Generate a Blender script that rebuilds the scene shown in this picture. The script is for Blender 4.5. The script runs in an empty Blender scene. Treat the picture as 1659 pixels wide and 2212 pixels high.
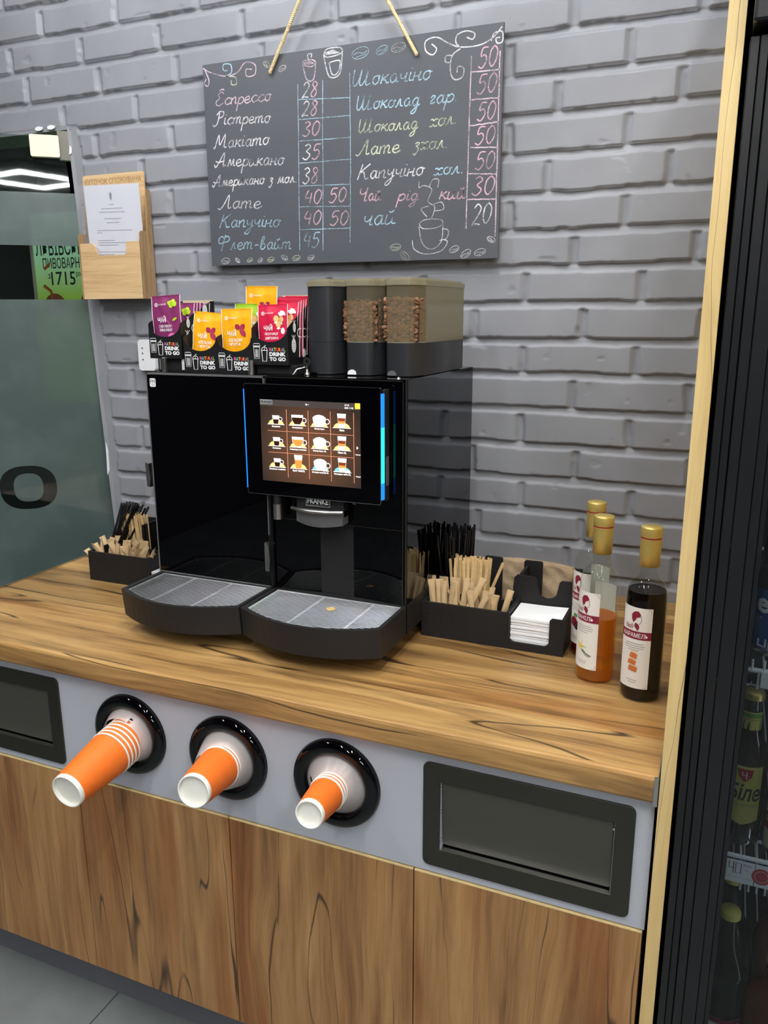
import bpy, bmesh, math, random
import numpy as np
from mathutils import Vector, Matrix
random.seed(7)
S = bpy.context.scene
COL = S.collection
PI = math.pi

# ------------------------------------------------------------------ camera
cam_d = bpy.data.cameras.new('camera'); cam = bpy.data.objects.new('camera', cam_d); COL.objects.link(cam)
yaw, pitch, roll = math.radians(-23.1334), math.radians(-13.8182), math.radians(-0.1707)
fw = Vector((math.sin(yaw)*math.cos(pitch), math.cos(yaw)*math.cos(pitch), math.sin(pitch)))
ri = Vector((math.cos(yaw), -math.sin(yaw), 0)); up = ri.cross(fw)
r2 = ri*math.cos(roll)+up*math.sin(roll); u2 = -ri*math.sin(roll)+up*math.cos(roll)
cam.matrix_world = Matrix(((r2.x, u2.x, -fw.x, 0), (r2.y, u2.y, -fw.y, 0), (r2.z, u2.z, -fw.z, 1.555), (0, 0, 0, 1)))
cam_d.sensor_fit = 'HORIZONTAL'; cam_d.sensor_width = 36; cam_d.lens = 1743.42/1659*36
cam_d.clip_start = 0.01
S.camera = cam
# ------------------------------------------------------------------ world and exposure
w = bpy.data.worlds.new('world'); S.world = w; w.use_nodes = True
w.node_tree.nodes['Background'].inputs[0].default_value = (0.75, 0.85, 1, 1)
w.node_tree.nodes['Background'].inputs[1].default_value = 0.05
S.view_settings.view_transform = 'Standard'; S.view_settings.look = 'None'
S.view_settings.exposure = 0.0; S.view_settings.gamma = 1
LAMP_POWER = 130.0

# ------------------------------------------------------------------ materials
def newmat(name):
    m = bpy.data.materials.new(name); m.use_nodes = True
    nt = m.node_tree; return m, nt, nt.nodes['Principled BSDF']
def srgb(r, g, b):
    f = lambda c: ((c/255+.055)/1.055)**2.4 if c > 10 else c/255/12.92
    return (f(r), f(g), f(b), 1)
def mat(name, col, rough=.5, metal=0, spec=.5, coat=0, emit=0, bump=None, var=0, vscale=20, trans=0, ior=1.45):
    m, nt, p = newmat(name); c = srgb(*col)
    p.inputs['Base Color'].default_value = c; p.inputs['Roughness'].default_value = rough
    p.inputs['Metallic'].default_value = metal; p.inputs['Specular IOR Level'].default_value = spec
    p.inputs['Coat Weight'].default_value = coat; p.inputs['Coat Roughness'].default_value = .05
    p.inputs['Transmission Weight'].default_value = trans; p.inputs['IOR'].default_value = ior
    if emit:
        p.inputs['Emission Color'].default_value = c; p.inputs['Emission Strength'].default_value = emit
    tc = nt.nodes.new('ShaderNodeTexCoord')
    if var:
        n = nt.nodes.new('ShaderNodeTexNoise'); n.inputs['Scale'].default_value = vscale; n.inputs['Detail'].default_value = 5
        nt.links.new(tc.outputs['Object'], n.inputs['Vector'])
        mx = nt.nodes.new('ShaderNodeMix'); mx.data_type = 'RGBA'; mx.blend_type = 'MULTIPLY'
        mr = nt.nodes.new('ShaderNodeMapRange'); mr.inputs[1].default_value = .3; mr.inputs[2].default_value = .7
        mr.inputs[3].default_value = 1-var; mr.inputs[4].default_value = 1+var*.5
        nt.links.new(n.outputs['Fac'], mr.inputs[0])
        mx.inputs[0].default_value = 1; mx.inputs[6].default_value = c
        nt.links.new(mr.outputs[0], mx.inputs[7]); nt.links.new(mx.outputs[2], p.inputs['Base Color'])
    if bump:
        n = nt.nodes.new('ShaderNodeTexNoise'); n.inputs['Scale'].default_value = bump[0]; n.inputs['Detail'].default_value = 4
        nt.links.new(tc.outputs['Object'], n.inputs['Vector'])
        b = nt.nodes.new('ShaderNodeBump'); b.inputs['Strength'].default_value = bump[1]; b.inputs['Distance'].default_value = .002
        nt.links.new(n.outputs['Fac'], b.inputs['Height']); nt.links.new(b.outputs[0], p.inputs['Normal'])
    return m
def thin(name, tint, rough=.05, diffuse=.1, dcol=(200, 200, 200), refl=1.45):
    """clear or tinted sheet: straight-through light, a Fresnel sheen and a little milkiness"""
    m = bpy.data.materials.new(name); m.use_nodes = True; nt = m.node_tree; nt.nodes.clear()
    o = nt.nodes.new('ShaderNodeOutputMaterial'); t = nt.nodes.new('ShaderNodeBsdfTransparent')
    t.inputs[0].default_value = srgb(*tint)
    d = nt.nodes.new('ShaderNodeBsdfDiffuse'); d.inputs[0].default_value = srgb(*dcol)
    tr = nt.nodes.new('ShaderNodeBsdfTranslucent'); tr.inputs[0].default_value = srgb(*dcol)
    ad = nt.nodes.new('ShaderNodeMixShader'); ad.inputs[0].default_value = .5
    nt.links.new(d.outputs[0], ad.inputs[1]); nt.links.new(tr.outputs[0], ad.inputs[2])
    g = nt.nodes.new('ShaderNodeBsdfGlossy'); g.inputs['Roughness'].default_value = rough
    g.inputs[0].default_value = (1, 1, 1, 1)
    a = nt.nodes.new('ShaderNodeMixShader'); a.inputs[0].default_value = diffuse
    nt.links.new(t.outputs[0], a.inputs[1]); nt.links.new(ad.outputs[0], a.inputs[2])
    lw = nt.nodes.new('ShaderNodeLayerWeight'); lw.inputs[0].default_value = .5
    pw = nt.nodes.new('ShaderNodeMath'); pw.operation = 'POWER'; pw.inputs[1].default_value = 5; nt.links.new(lw.outputs['Facing'], pw.inputs[0])
    f = nt.nodes.new('ShaderNodeMapRange'); f.inputs[3].default_value = .025; f.inputs[4].default_value = .7; nt.links.new(pw.outputs[0], f.inputs[0])
    b = nt.nodes.new('ShaderNodeMixShader'); nt.links.new(f.outputs[0], b.inputs[0])
    nt.links.new(a.outputs[0], b.inputs[1]); nt.links.new(g.outputs[0], b.inputs[2])
    nt.links.new(b.outputs[0], o.inputs[0])
    return m
def wood(name, axis, light, mid, dark, crack, plank=.0, scale=1., rough=.42, seed=0., knots=1., crackw=.006, redd=None, crk=True, smoke=0., ca=1.7, cx=11., gate=.44):
    """rustic oak: stretched grain, cathedral figure, knots and thin dark cracks; axis = grain direction"""
    m, nt, p = newmat(name); N = nt.nodes.new; L = nt.links.new
    def math_(op, a, b=None, c=None):
        n = N('ShaderNodeMath'); n.operation = op
        for i, v in enumerate((a, b, c)):
            if v is None: continue
            if isinstance(v, (int, float)): n.inputs[i].default_value = v
            else: L(v, n.inputs[i])
        return n.outputs[0]
    def noise(vec, sc, det=4, rg=.55, dist=0):
        n = N('ShaderNodeTexNoise'); n.inputs['Scale'].default_value = sc; n.inputs['Detail'].default_value = det
        n.inputs['Roughness'].default_value = rg; n.inputs['Distortion'].default_value = dist; L(vec, n.inputs['Vector']); return n.outputs['Fac']
    def comb(x, y, z):
        c = N('ShaderNodeCombineXYZ')
        for i, v in enumerate((x, y, z)):
            if isinstance(v, (int, float)): c.inputs[i].default_value = v
            else: L(v, c.inputs[i])
        return c.outputs[0]
    def mapr(v, a, b, c, d):
        n = N('ShaderNodeMapRange'); L(v, n.inputs[0]); n.interpolation_type = 'SMOOTHSTEP'
        for i, q in enumerate((a, b, c, d)): n.inputs[i+1].default_value = q
        return n.outputs[0]
    tc = N('ShaderNodeTexCoord'); sp = N('ShaderNodeSeparateXYZ'); L(tc.outputs['Object'], sp.inputs[0])
    o = [sp.outputs[0], sp.outputs[1], sp.outputs[2]]
    along = o[{'x': 0, 'z': 2}[axis]]
    across = math_('ADD', o[1], o[2]) if axis == 'x' else math_('ADD', o[0], math_('MULTIPLY', o[1], .9))
    along = math_('ADD', math_('MULTIPLY', along, scale), seed*3.7); across = math_('ADD', math_('MULTIPLY', across, scale), seed*1.3)
    if plank:
        idx = math_('FLOOR', math_('DIVIDE', across, plank))
        wn = N('ShaderNodeTexWhiteNoise'); wn.noise_dimensions = '1D'; L(idx, wn.inputs['W']); rnd = wn.outputs['Value']
        along = math_('ADD', along, math_('MULTIPLY', rnd, 7.3))
    # knots bend the grain
    kv = comb(math_('MULTIPLY', along, 1.9), math_('MULTIPLY', across, 7.), 0.)
    vo = N('ShaderNodeTexVoronoi'); vo.inputs['Scale'].default_value = 1.; L(kv, vo.inputs['Vector'])
    kd = mapr(vo.outputs['Distance'], 0., .55, 1., 0.)
    sc_ = N('ShaderNodeSeparateColor'); L(vo.outputs['Color'], sc_.inputs[0])
    kon = math_('MULTIPLY', math_('GREATER_THAN', sc_.outputs[0], .45), knots)
    kd = math_('MULTIPLY', kd, kon)
    low = noise(comb(math_('MULTIPLY', along, 1.5), math_('MULTIPLY', across, 6.), seed), 1., 3)
    acr = math_('ADD', math_('ADD', across, math_('MULTIPLY', low, .06)), math_('MULTIPLY', kd, .022))
    big = noise(comb(math_('MULTIPLY', along, 1.6), math_('MULTIPLY', acr, 22.), seed), 1., 5, .6)
    fine = noise(comb(math_('MULTIPLY', along, 9.), math_('MULTIPLY', acr, 260.), seed+3), 1., 4, .6)
    ring = noise(comb(math_('MULTIPLY', along, 2.4), math_('MULTIPLY', acr, 70.), seed+9), 1., 5, .65)
    v = math_('ADD', math_('MULTIPLY', big, .55), math_('ADD', math_('MULTIPLY', ring, .33), math_('MULTIPLY', fine, .16)))
    cr = N('ShaderNodeValToRGB'); e = cr.color_ramp.elements
    e[0].position = .36; e[0].color = srgb(*dark); e[1].position = .66; e[1].color = srgb(*light)
    x = e.new(.50); x.color = srgb(*mid); L(v, cr.inputs[0])
    col = cr.outputs[0]
    def mixc(fac, a, b, mode='MIX'):
        n = N('ShaderNodeMix'); n.data_type = 'RGBA'; n.blend_type = mode
        if isinstance(fac, (int, float)): n.inputs[0].default_value = fac
        else: L(fac, n.inputs[0])
        for i, q in ((6, a), (7, b)):
            if isinstance(q, tuple): n.inputs[i].default_value = q
            else: L(q, n.inputs[i])
        return n.outputs[2]
    if redd:
        rz = mapr(noise(comb(math_('MULTIPLY', along, .9), math_('MULTIPLY', acr, 9.), seed+21), 1., 3), .5, .68, 0., .75)
        col = mixc(rz, col, srgb(*redd), 'MULTIPLY')
    if smoke:
        sz = mapr(noise(comb(math_('MULTIPLY', along, 1.8), math_('MULTIPLY', acr, 13.), seed+31), 1., 4, .6), .52, .72, 0., smoke)
        col = mixc(sz, col, srgb(78, 54, 34))
    if plank:
        tn = mapr(rnd, 0., 1., .62, 1.12); g = comb(tn, tn, tn); col = mixc(1., col, g, 'MULTIPLY')
    kc = mapr(kd, .72, .97, 0., .85); col = mixc(kc, col, srgb(*crack))
    if crk:
        cn = noise(comb(math_('MULTIPLY', along, ca), math_('MULTIPLY', acr, cx), seed+5), 1., 1.2, .4)
        line = mapr(math_('ABSOLUTE', math_('SUBTRACT', cn, .5)), 0., crackw, 1., 0.)
        gate = mapr(noise(comb(math_('MULTIPLY', along, 2.6), math_('MULTIPLY', across, 8.), seed+7), 1., 2), gate, gate+.1, 0., 1.)
        lf = math_('MULTIPLY', line, gate); col = mixc(math_('MULTIPLY', lf, .9), col, srgb(*crack))
    L(col, p.inputs['Base Color'])
    p.inputs['Roughness'].default_value = rough
    b = N('ShaderNodeBump'); b.inputs['Strength'].default_value = .25; b.inputs['Distance'].default_value = .001
    L(v, b.inputs['Height']); L(b.outputs[0], p.inputs['Normal'])
    return m

M = {}
def brick_paint():
    m, nt, p = newmat('grey_wall_paint'); N = nt.nodes.new; L = nt.links.new
    tc = N('ShaderNodeTexCoord')
    n = N('ShaderNodeTexNoise'); n.inputs['Scale'].default_value = 6; n.inputs['Detail'].default_value = 6; L(tc.outputs['Object'], n.inputs['Vector'])
    cr = N('ShaderNodeValToRGB'); cr.color_ramp.elements[0].position = .3; cr.color_ramp.elements[1].position = .7
    cr.color_ramp.elements[0].color = srgb(134, 136, 142); cr.color_ramp.elements[1].color = srgb(147, 149, 155)
    L(n.outputs['Fac'], cr.inputs[0]); L(cr.outputs[0], p.inputs['Base Color'])
    p.inputs['Roughness'].default_value = .5; p.inputs['Specular IOR Level'].default_value = .35
    n2 = N('ShaderNodeTexNoise'); n2.inputs['Scale'].default_value = 300; n2.inputs['Detail'].default_value = 4; L(tc.outputs['Object'], n2.inputs['Vector'])
    b = N('ShaderNodeBump'); b.inputs['Strength'].default_value = .25; b.inputs['Distance'].default_value = .0006
    L(n2.outputs['Fac'], b.inputs['Height']); L(b.outputs[0], p.inputs['Normal']); return m
M['brick'] = brick_paint()
M['top_wood'] = wood('rustic_oak_worktop', 'x', (206, 168, 108), (168, 129, 77), (92, 65, 38), (34, 24, 16), plank=.105, rough=.38, seed=1., redd=(205, 176, 140), crackw=.009, smoke=.75, ca=.75, cx=10., gate=.38)
M['door_wood'] = wood('oak_cabinet_front', 'z', (186, 144, 94), (160, 118, 72), (112, 78, 48), (44, 30, 20), rough=.45, seed=4., redd=(215, 175, 145), crackw=.006, knots=.8, smoke=.35, ca=.8, cx=11.)
M['panel_wood'] = wood('pale_oak_panel_edge', 'z', (226, 200, 142), (214, 184, 124), (190, 158, 102), (80, 64, 44), rough=.45, seed=8., crackw=.010, knots=0, ca=1.6, cx=34.)
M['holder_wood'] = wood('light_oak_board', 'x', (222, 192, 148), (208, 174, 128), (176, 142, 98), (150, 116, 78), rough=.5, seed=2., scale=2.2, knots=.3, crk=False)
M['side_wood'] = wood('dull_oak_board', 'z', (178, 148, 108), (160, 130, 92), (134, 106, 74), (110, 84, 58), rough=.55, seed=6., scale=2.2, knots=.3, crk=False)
M['edge_band'] = mat('oak_edge_band', (232, 206, 148), .45, var=.1, vscale=60)
M['fascia'] = mat('grey_laminate', (178, 182, 190), .42, var=.03, vscale=5)
M['black_gloss'] = mat('black_gloss', (3, 3, 5), .02, spec=.5, var=.05)
M['black_glass'] = mat('black_glass', (2, 2, 4), .015, spec=.35, var=.05)
M['mirror_side'] = mat('polished_dark_side', (62, 66, 72), .02, metal=1, spec=.5, var=.02, vscale=3)
M['black_plastic'] = mat('black_plastic', (34, 34, 35), .5, spec=.4, bump=(900, .15), var=.08, vscale=40)
M['black_matte'] = mat('black_matte', (18, 18, 19), .7, bump=(600, .2), var=.1)
M['black_wood'] = mat('black_painted_plywood', (30, 29, 29), .55, spec=.4, bump=(160, .4), var=.2, vscale=30)
M['hopper_black'] = mat('satin_black_hopper', (40, 41, 44), .38, spec=.5, var=.04)
M['chrome'] = mat('chrome', (225, 225, 225), .12, metal=1, var=.03)
M['steel'] = mat('brushed_steel', (200, 200, 196), .28, metal=1, var=.05)
M['steel_wire'] = mat('steel_wire', (240, 240, 240), .3, metal=1, var=.03)
M['dark_steel'] = mat('dark_steel', (88, 86, 79), .36, metal=1, var=.06, vscale=8)
M['flap_steel'] = mat('smoky_steel_flap', (84, 83, 76), .5, metal=.5, var=.05, vscale=6)
M['silver_paint'] = mat('silver_paint', (150, 150, 152), .35, metal=.7, var=.03)
M['grey_plastic'] = mat('grey_plastic', (92, 92, 94), .4, var=.03)
M['white_print'] = mat('white_print', (238, 238, 236), .5, var=.03)
M['white_paper'] = mat('white_paper', (236, 238, 240), .7, var=.03)
M['napkin'] = mat('white_tissue', (240, 241, 242), .85, bump=(400, .3), var=.03)
M['white_plastic'] = mat('white_plastic', (225, 226, 228), .35, var=.02)
M['cream_plastic'] = mat('cream_metal_clamp', (222, 218, 196), .4, var=.03)
M['orange'] = mat('orange_ripple_paper', (244, 120, 38), .55, var=.04, vscale=60)
M['cup_white'] = mat('white_cup_paper', (236, 234, 224), .5, var=.03)
M['kraft'] = mat('kraft_paper', (196, 168, 126), .75, bump=(200, .3), var=.15, vscale=60)
M['pulp'] = mat('moulded_pulp', (178, 154, 124), .85, bump=(350, .6), var=.18, vscale=50)
M['stick'] = mat('birch_wood_stick', (224, 192, 138), .6, var=.15, vscale=80)
M['straw'] = mat('black_straw', (14, 14, 15), .18, spec=.6, var=.05)
M['bean'] = mat('roasted_coffee', (122, 84, 56), .38, spec=.5, var=.35, vscale=90)
M['bean_dark'] = mat('coffee_heap', (58, 38, 26), .6, var=.3, vscale=90)
M['gold'] = mat('satin_gold_foil', (206, 182, 104), .34, metal=.55, var=.04)
M['red_ring'] = mat('red_line', (150, 34, 38), .4, var=.03)
M['burgundy'] = mat('burgundy_print', (132, 28, 56), .5, var=.05)
M['label'] = mat('label_paper', (228, 225, 218), .5, var=.03)
M['grey_text'] = mat('grey_text', (130, 126, 124), .6, var=.03)
M['text_dark'] = mat('dark_text', (40, 38, 36), .6, var=.03)
M['green'] = mat('leaf_green', (88, 140, 50), .5, var=.1)
M['lime'] = mat('lime_green', (176, 204, 40), .5, var=.1)
M['caramel'] = mat('caramel', (206, 116, 62), .4, var=.2, vscale=150)
M['caramel2'] = mat('pale_caramel', (236, 190, 156), .4, var=.1)
M['yellow_sachet'] = mat('orange_yellow_foil', (246, 172, 20), .38, spec=.5, var=.06, vscale=40, bump=(60, .5))
M['purple_sachet'] = mat('purple_foil', (128, 46, 96), .38, var=.08, vscale=40, bump=(60, .5))
M['crimson_sachet'] = mat('crimson_foil', (204, 24, 66), .38, var=.08, vscale=40, bump=(60, .5))
M['lime_sachet'] = mat('lime_foil', (150, 190, 40), .38, var=.08, vscale=40, bump=(60, .5))
M['pink'] = mat('pink_print', (232, 118, 176), .5, var=.05)
M['leaf_purple'] = mat('mint_leaf_print', (160, 36, 70), .5, var=.1)
M['berry'] = mat('berry_print', (226, 186, 120), .5, var=.1)
M['carton'] = mat('black_carton', (22, 22, 24), .45, var=.1)
M['carton_in'] = mat('beige_cardboard', (206, 186, 150), .7, var=.05)
for k, c in dict(n0=(240, 110, 160), n1=(120, 200, 235), n2=(245, 200, 40), n3=(235, 70, 60), n4=(245, 140, 40), n5=(200, 90, 200), n6=(110, 190, 80)).items():
    M[k] = mat('print_'+k, c, .5, var=.03)
M['rope'] = mat('jute_rope', (228, 206, 160), .8, var=.25, vscale=300, bump=(500, .5))
M['membrane'] = thin('milky_silicone', (245, 238, 232), .25, .72, (242, 236, 234))
M['hopper_clear'] = thin('smoky_clear_plastic', (236, 228, 202), .12, .24, (214, 206, 178))
M['hopper_side'] = thin('frosted_smoky_plastic', (205, 200, 176), .2, .72, (186, 180, 156))
M['bottle_glass'] = thin('clear_bottle_glass', (246, 248, 247), .02, .0)
M['sleeve'] = thin('clear_sleeve', (250, 250, 252), .1, .16, (240, 240, 246))
M['pane'] = thin('fridge_pane', (205, 210, 212), .03, .0)
M['door_glass'] = thin('door_glass', (222, 230, 227), .02, .03, (90, 110, 105))
M['concrete'] = mat('grey_tile', (126, 130, 130), .55, var=.18, vscale=5, bump=(60, .3))
M['kick'] = mat('grey_plinth', (104, 106, 112), .5, var=.04)
M['paint_plain'] = mat('smooth_grey_plaster', (140, 142, 148), .55, var=.06, vscale=12, bump=(60, .4))
M['dark_room'] = mat('dark_room_wall', (60, 64, 66), .7, var=.1)
M['store_wall'] = mat('shop_wall', (70, 72, 74), .7, var=.1)
M['ceiling'] = mat('dark_ceiling', (60, 62, 64), .8, var=.05)
M['fridge_black'] = mat('black_fridge_profile', (20, 21, 23), .34, spec=.5, var=.12, vscale=15)
M['fridge_profile'] = mat('dark_anodised_profile', (17, 18, 20), .35, spec=.6, var=.12, vscale=15)
M['fridge_in'] = mat('dark_fridge_liner', (14, 14, 15), .6, var=.1)
M['lamp'] = mat('led_tube', (255, 255, 255), .5, emit=LAMP_POWER)
M['lamp_case'] = mat('lamp_housing', (210, 210, 210), .5, var=.02)

# ------------------------------------------------------------------ mesh builder
WL = {}
class MB:
    def __init__(s): s.v = []; s.f = []; s.mi = []; s.sm = []; s.mats = []
    def m(s, k):
        if k not in s.mats: s.mats.append(k)
        return s.mats.index(k)
    def add(s, vs, fs, k, smooth=False, T=None):
        b = len(s.v); i = s.m(k)
        for v in vs: s.v.append(tuple(T @ Vector(v)) if T else tuple(v))
        for f in fs: s.f.append([b+q for q in f]); s.mi.append(i); s.sm.append(smooth)
        return s
    def box(s, x0, x1, y0, y1, z0, z1, k, bev=0, T=None, seg=2):
        if bev:
            bm = bmesh.new(); bmesh.ops.create_cube(bm, size=1)
            for v in bm.verts: v.co = Vector(((x0+x1)/2+v.co.x*(x1-x0), (y0+y1)/2+v.co.y*(y1-y0), (z0+z1)/2+v.co.z*(z1-z0)))
            bmesh.ops.bevel(bm, geom=bm.edges[:], offset=bev, segments=seg, affect='EDGES', profile=.5)
            bm.verts.index_update()
            s.add([v.co[:] for v in bm.verts], [[v.index for v in f.verts] for f in bm.faces], k, False, T); bm.free(); return s
        vs = [(x, y, z) for x in (x0, x1) for y in (y0, y1) for z in (z0, z1)]
        return s.add(vs, [(0, 1, 3, 2), (4, 6, 7, 5), (0, 4, 5, 1), (2, 3, 7, 6), (0, 2, 6, 4), (1, 5, 7, 3)], k, False, T)
    def lathe(s, prof, k, n=32, T=None, caps=(True, True), smooth=True):
        vs = []; fs = []
        for r, z in prof:
            for i in range(n): a = 2*PI*i/n; vs.append((r*math.cos(a), r*math.sin(a), z))
        for j in range(len(prof)-1):
            for i in range(n): fs.append((j*n+i, j*n+(i+1) % n, (j+1)*n+(i+1) % n, (j+1)*n+i))
        s.add(vs, fs, k, smooth, T)
        if caps[0]: s.add(vs[:n], [tuple(range(n-1, -1, -1))], k, False, T)
        if caps[1]: s.add(vs[-n:], [tuple(range(n))], k, False, T)
        return s
    def tube(s, pts, r, k, n=8, caps=True, closed=False):
        pts = [Vector(p) for p in pts]; vs = []; fs = []; m = len(pts)
        rs = r if isinstance(r, (list, tuple)) else [r]*m
        prev = None
        for i, p in enumerate(pts):
            if closed: d = (pts[(i+1) % m]-pts[i-1])
            else: d = pts[min(i+1, m-1)]-pts[max(i-1, 0)]
            d.normalize()
            if prev is None:
                a = Vector((0, 0, 1)) if abs(d.z) < .9 else Vector((1, 0, 0)); nx = d.cross(a).normalized()
            else: nx = (prev-d*prev.dot(d)).normalized()
            prev = nx; ny = d.cross(nx)
            for j in range(n): a = 2*PI*j/n; vs.append(p+nx*math.cos(a)*rs[i]+ny*math.sin(a)*rs[i])
        for i in range(m if closed else m-1):
            for j in range(n): fs.append((i*n+j, i*n+(j+1) % n, ((i+1) % m)*n+(j+1) % n, ((i+1) % m)*n+j))
        s.add(vs, fs, k, True)
        if caps and not closed: s.add(vs[:n]+vs[-n:], [tuple(range(n-1, -1, -1)), tuple(range(n, 2*n))], k)
        return s
    def poly(s, pts, k, T=None): return s.add(pts, [tuple(range(len(pts)))], k, False, T)
    def prism(s, pts2, z0, z1, k, T=None, smooth=False):
        n = len(pts2); vs = [(x, y, z0) for x, y in pts2]+[(x, y, z1) for x, y in pts2]
        s.add(vs, [(i, (i+1) % n, n+(i+1) % n, n+i) for i in range(n)], k, smooth, T)
        return s.add(vs, [tuple(range(n-1, -1, -1)), tuple(range(n, 2*n))], k, False, T)
    def stroke(s, pts, wd, k, T, closed=False, off=0.):
        """flat ribbon along a 2D polyline in the plane T"""
        n = len(pts)
        if n < 2: return s
        vs = []
        for i in range(n):
            a = pts[i-1] if (i or closed) else pts[0]; b = pts[(i+1) % n] if (i < n-1 or closed) else pts[-1]
            dx, dy = b[0]-a[0], b[1]-a[1]; l = math.hypot(dx, dy) or 1; nx, ny = -dy/l*wd/2, dx/l*wd/2
            vs += [(pts[i][0]+nx, pts[i][1]+ny, off), (pts[i][0]-nx, pts[i][1]-ny, off)]
        fs = [(2*i, 2*i+1, (2*i+3) % (2*n), (2*i+2) % (2*n)) for i in range(n if closed else n-1)]
        return s.add(vs, fs, k, False, T)
    def fill(s, loops, t, k, T, bev=0):
        vs, fs = fill2d(loops, t, bev); return s.add(vs, fs, k, False, T)
    def text(s, txt, x, y, k, T, h=None, w=None, al='l', off=0., shear=0, bold=0, t=0):
        vs, fs = text2d(txt, shear, bold)
        if not vs: return s
        xs = [v[0] for v in vs]; ys = [v[1] for v in vs]
        sw = max(xs)-min(xs); sh = max(ys)-min(ys)
        if w and h: sx, sy = w/sw, h/sh
        elif w: sx = sy = w/sw
        else: sx = sy = h/sh
        ox = {'l': 0, 'c': -sw*sx/2, 'r': -sw*sx}[al]
        out = [((v[0]-min(xs))*sx+ox+x, (v[1]-min(ys))*sy+y, off) for v in vs]
        return s.add(out, fs, k, False, T)
    def slice_x(s, d):
        """cut the flat print into narrow strips so that it can bend round a surface"""
        bm = bmesh.new(); vv = [bm.verts.new(v) for v in s.v]; 
        for f, mi in zip(s.f, s.mi):
            try: nf = bm.faces.new([vv[q] for q in f]); nf.material_index = mi
            except ValueError: pass
        xs = [v[0] for v in s.v]; x = math.ceil(min(xs)/d)*d
        while x < max(xs):
            bmesh.ops.bisect_plane(bm, geom=bm.verts[:]+bm.edges[:]+bm.faces[:], plane_co=(x, 0, 0), plane_no=(1, 0, 0)); x += d
        bm.verts.index_update(); s.v = [v.co[:] for v in bm.verts]; s.f = [[v.index for v in f.verts] for f in bm.faces]
        s.mi = [f.material_index for f in bm.faces]; s.sm = [False]*len(s.f); bm.free(); return s
    def build(s, name, parent=None, loc=None, parts=None):
        o = Vector(loc) if loc is not None else (WL[parent] if parent else Vector((0, 0, 0)))
        me = bpy.data.meshes.new(name)
        me.from_pydata([(v[0]-o.x, v[1]-o.y, v[2]-o.z) for v in s.v], [], s.f)
        for k in s.mats: me.materials.append(M[k])
        me.polygons.foreach_set('material_index', s.mi); me.polygons.foreach_set('use_smooth', s.sm); me.update()
        ob = bpy.data.objects.new(name, me); COL.objects.link(ob)
        if parent: ob.parent = parent; ob.location = o-WL[parent]
        else: ob.location = o
        WL[ob] = o
        return ob
def _eval_curve(cu):
    ob = bpy.data.objects.new('tmp', cu); COL.objects.link(ob)
    dg = bpy.context.evaluated_depsgraph_get(); me = bpy.data.meshes.new_from_object(ob.evaluated_get(dg))
    vs = [v.co[:] for v in me.vertices]; fs = [tuple(p.vertices) for p in me.polygons]
    bpy.data.objects.remove(ob); bpy.data.curves.remove(cu); bpy.data.meshes.remove(me); return vs, fs
def fill2d(loops, t=0, bev=0):
    cu = bpy.data.curves.new('tmp', 'CURVE'); cu.dimensions = '2D'; cu.fill_mode = 'BOTH' if t else 'FRONT'; cu.extrude = t/2; cu.bevel_depth = bev
    for lp in loops:
        sp = cu.splines.new('POLY'); sp.points.add(len(lp)-1)
        for i, p in enumerate(lp): sp.points[i].co = (p[0], p[1], 0, 1)
        sp.use_cyclic_u = True
    return _eval_curve(cu)
_tc = {}
def text2d(txt, shear=0, bold=0):
    key = (txt, shear, bold)
    if key not in _tc:
        cu = bpy.data.curves.new('tmp', 'FONT'); cu.body = txt; cu.size = 1; cu.shear = shear; cu.offset = bold; cu.resolution_u = 2
        _tc[key] = _eval_curve(cu)
    return _tc[key]
def plane(o, u, v):
    u = Vector(u).normalized(); v = Vector(v).normalized(); n = u.cross(v)
    return Matrix(((u.x, v.x, n.x, o[0]), (u.y, v.y, n.y, o[1]), (u.z, v.z, n.z, o[2]), (0, 0, 0, 1)))
def front(y, x0=0, z0=0): return plane((x0, y, z0), (1, 0, 0), (0, 0, 1))      # local x→X, y→Z, normal → -Y
def side(x, y0=0, z0=0): return plane((x, y0, z0), (0, 1, 0), (0, 0, 1))       # local x→Y, y→Z, normal → +X
def rrect(x0, x1, y0, y1, r, n=5):
    out = []
    for cx, cy, a0 in ((x1-r, y0+r, -90), (x1-r, y1-r, 0), (x0+r, y1-r, 90), (x0+r, y0+r, 180)):
        for i in range(n+1): a = math.radians(a0+90*i/n); out.append((cx+r*math.cos(a), cy+r*math.sin(a)))
    return out
def circ(cx, cy, rx, ry=None, n=24, a0=0, a1=360):
    ry = ry or rx
    return [(cx+rx*math.cos(math.radians(a0+(a1-a0)*i/n)), cy+ry*math.sin(math.radians(a0+(a1-a0)*i/n))) for i in range(n+(a1-a0 < 360))]
def cat(pts, n=5, closed=False):
    P = [Vector(p) for p in pts]; m = len(P); out = []
    for i in range(m if closed else m-1):
        g = (lambda q: P[q % m]) if closed else (lambda q: P[max(0, min(m-1, q))])
        p0, p1, p2, p3 = g(i-1), g(i), g(i+1), g(i+2)
        for j in range(n):
            t = j/n; out.append(.5*((2*p1)+(p2-p0)*t+(2*p0-5*p1+4*p2-p3)*t*t+(3*p1-p0-3*p2+p3)*t**3))
    if not closed: out.append(P[-1])
    return out
def tag(o, label=None, catg=None, group=None, kind=None):
    if label: o['label'] = label
    if catg: o['category'] = catg
    if group: o['group'] = group
    if kind: o['kind'] = kind
    return o
def thing(name, loc, label, catg, group=None):
    o = bpy.data.objects.new(name, None); COL.objects.link(o); o.location = loc; o.empty_display_size = .05; WL[o] = Vector(loc)
    return tag(o, label, catg, group)
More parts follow.
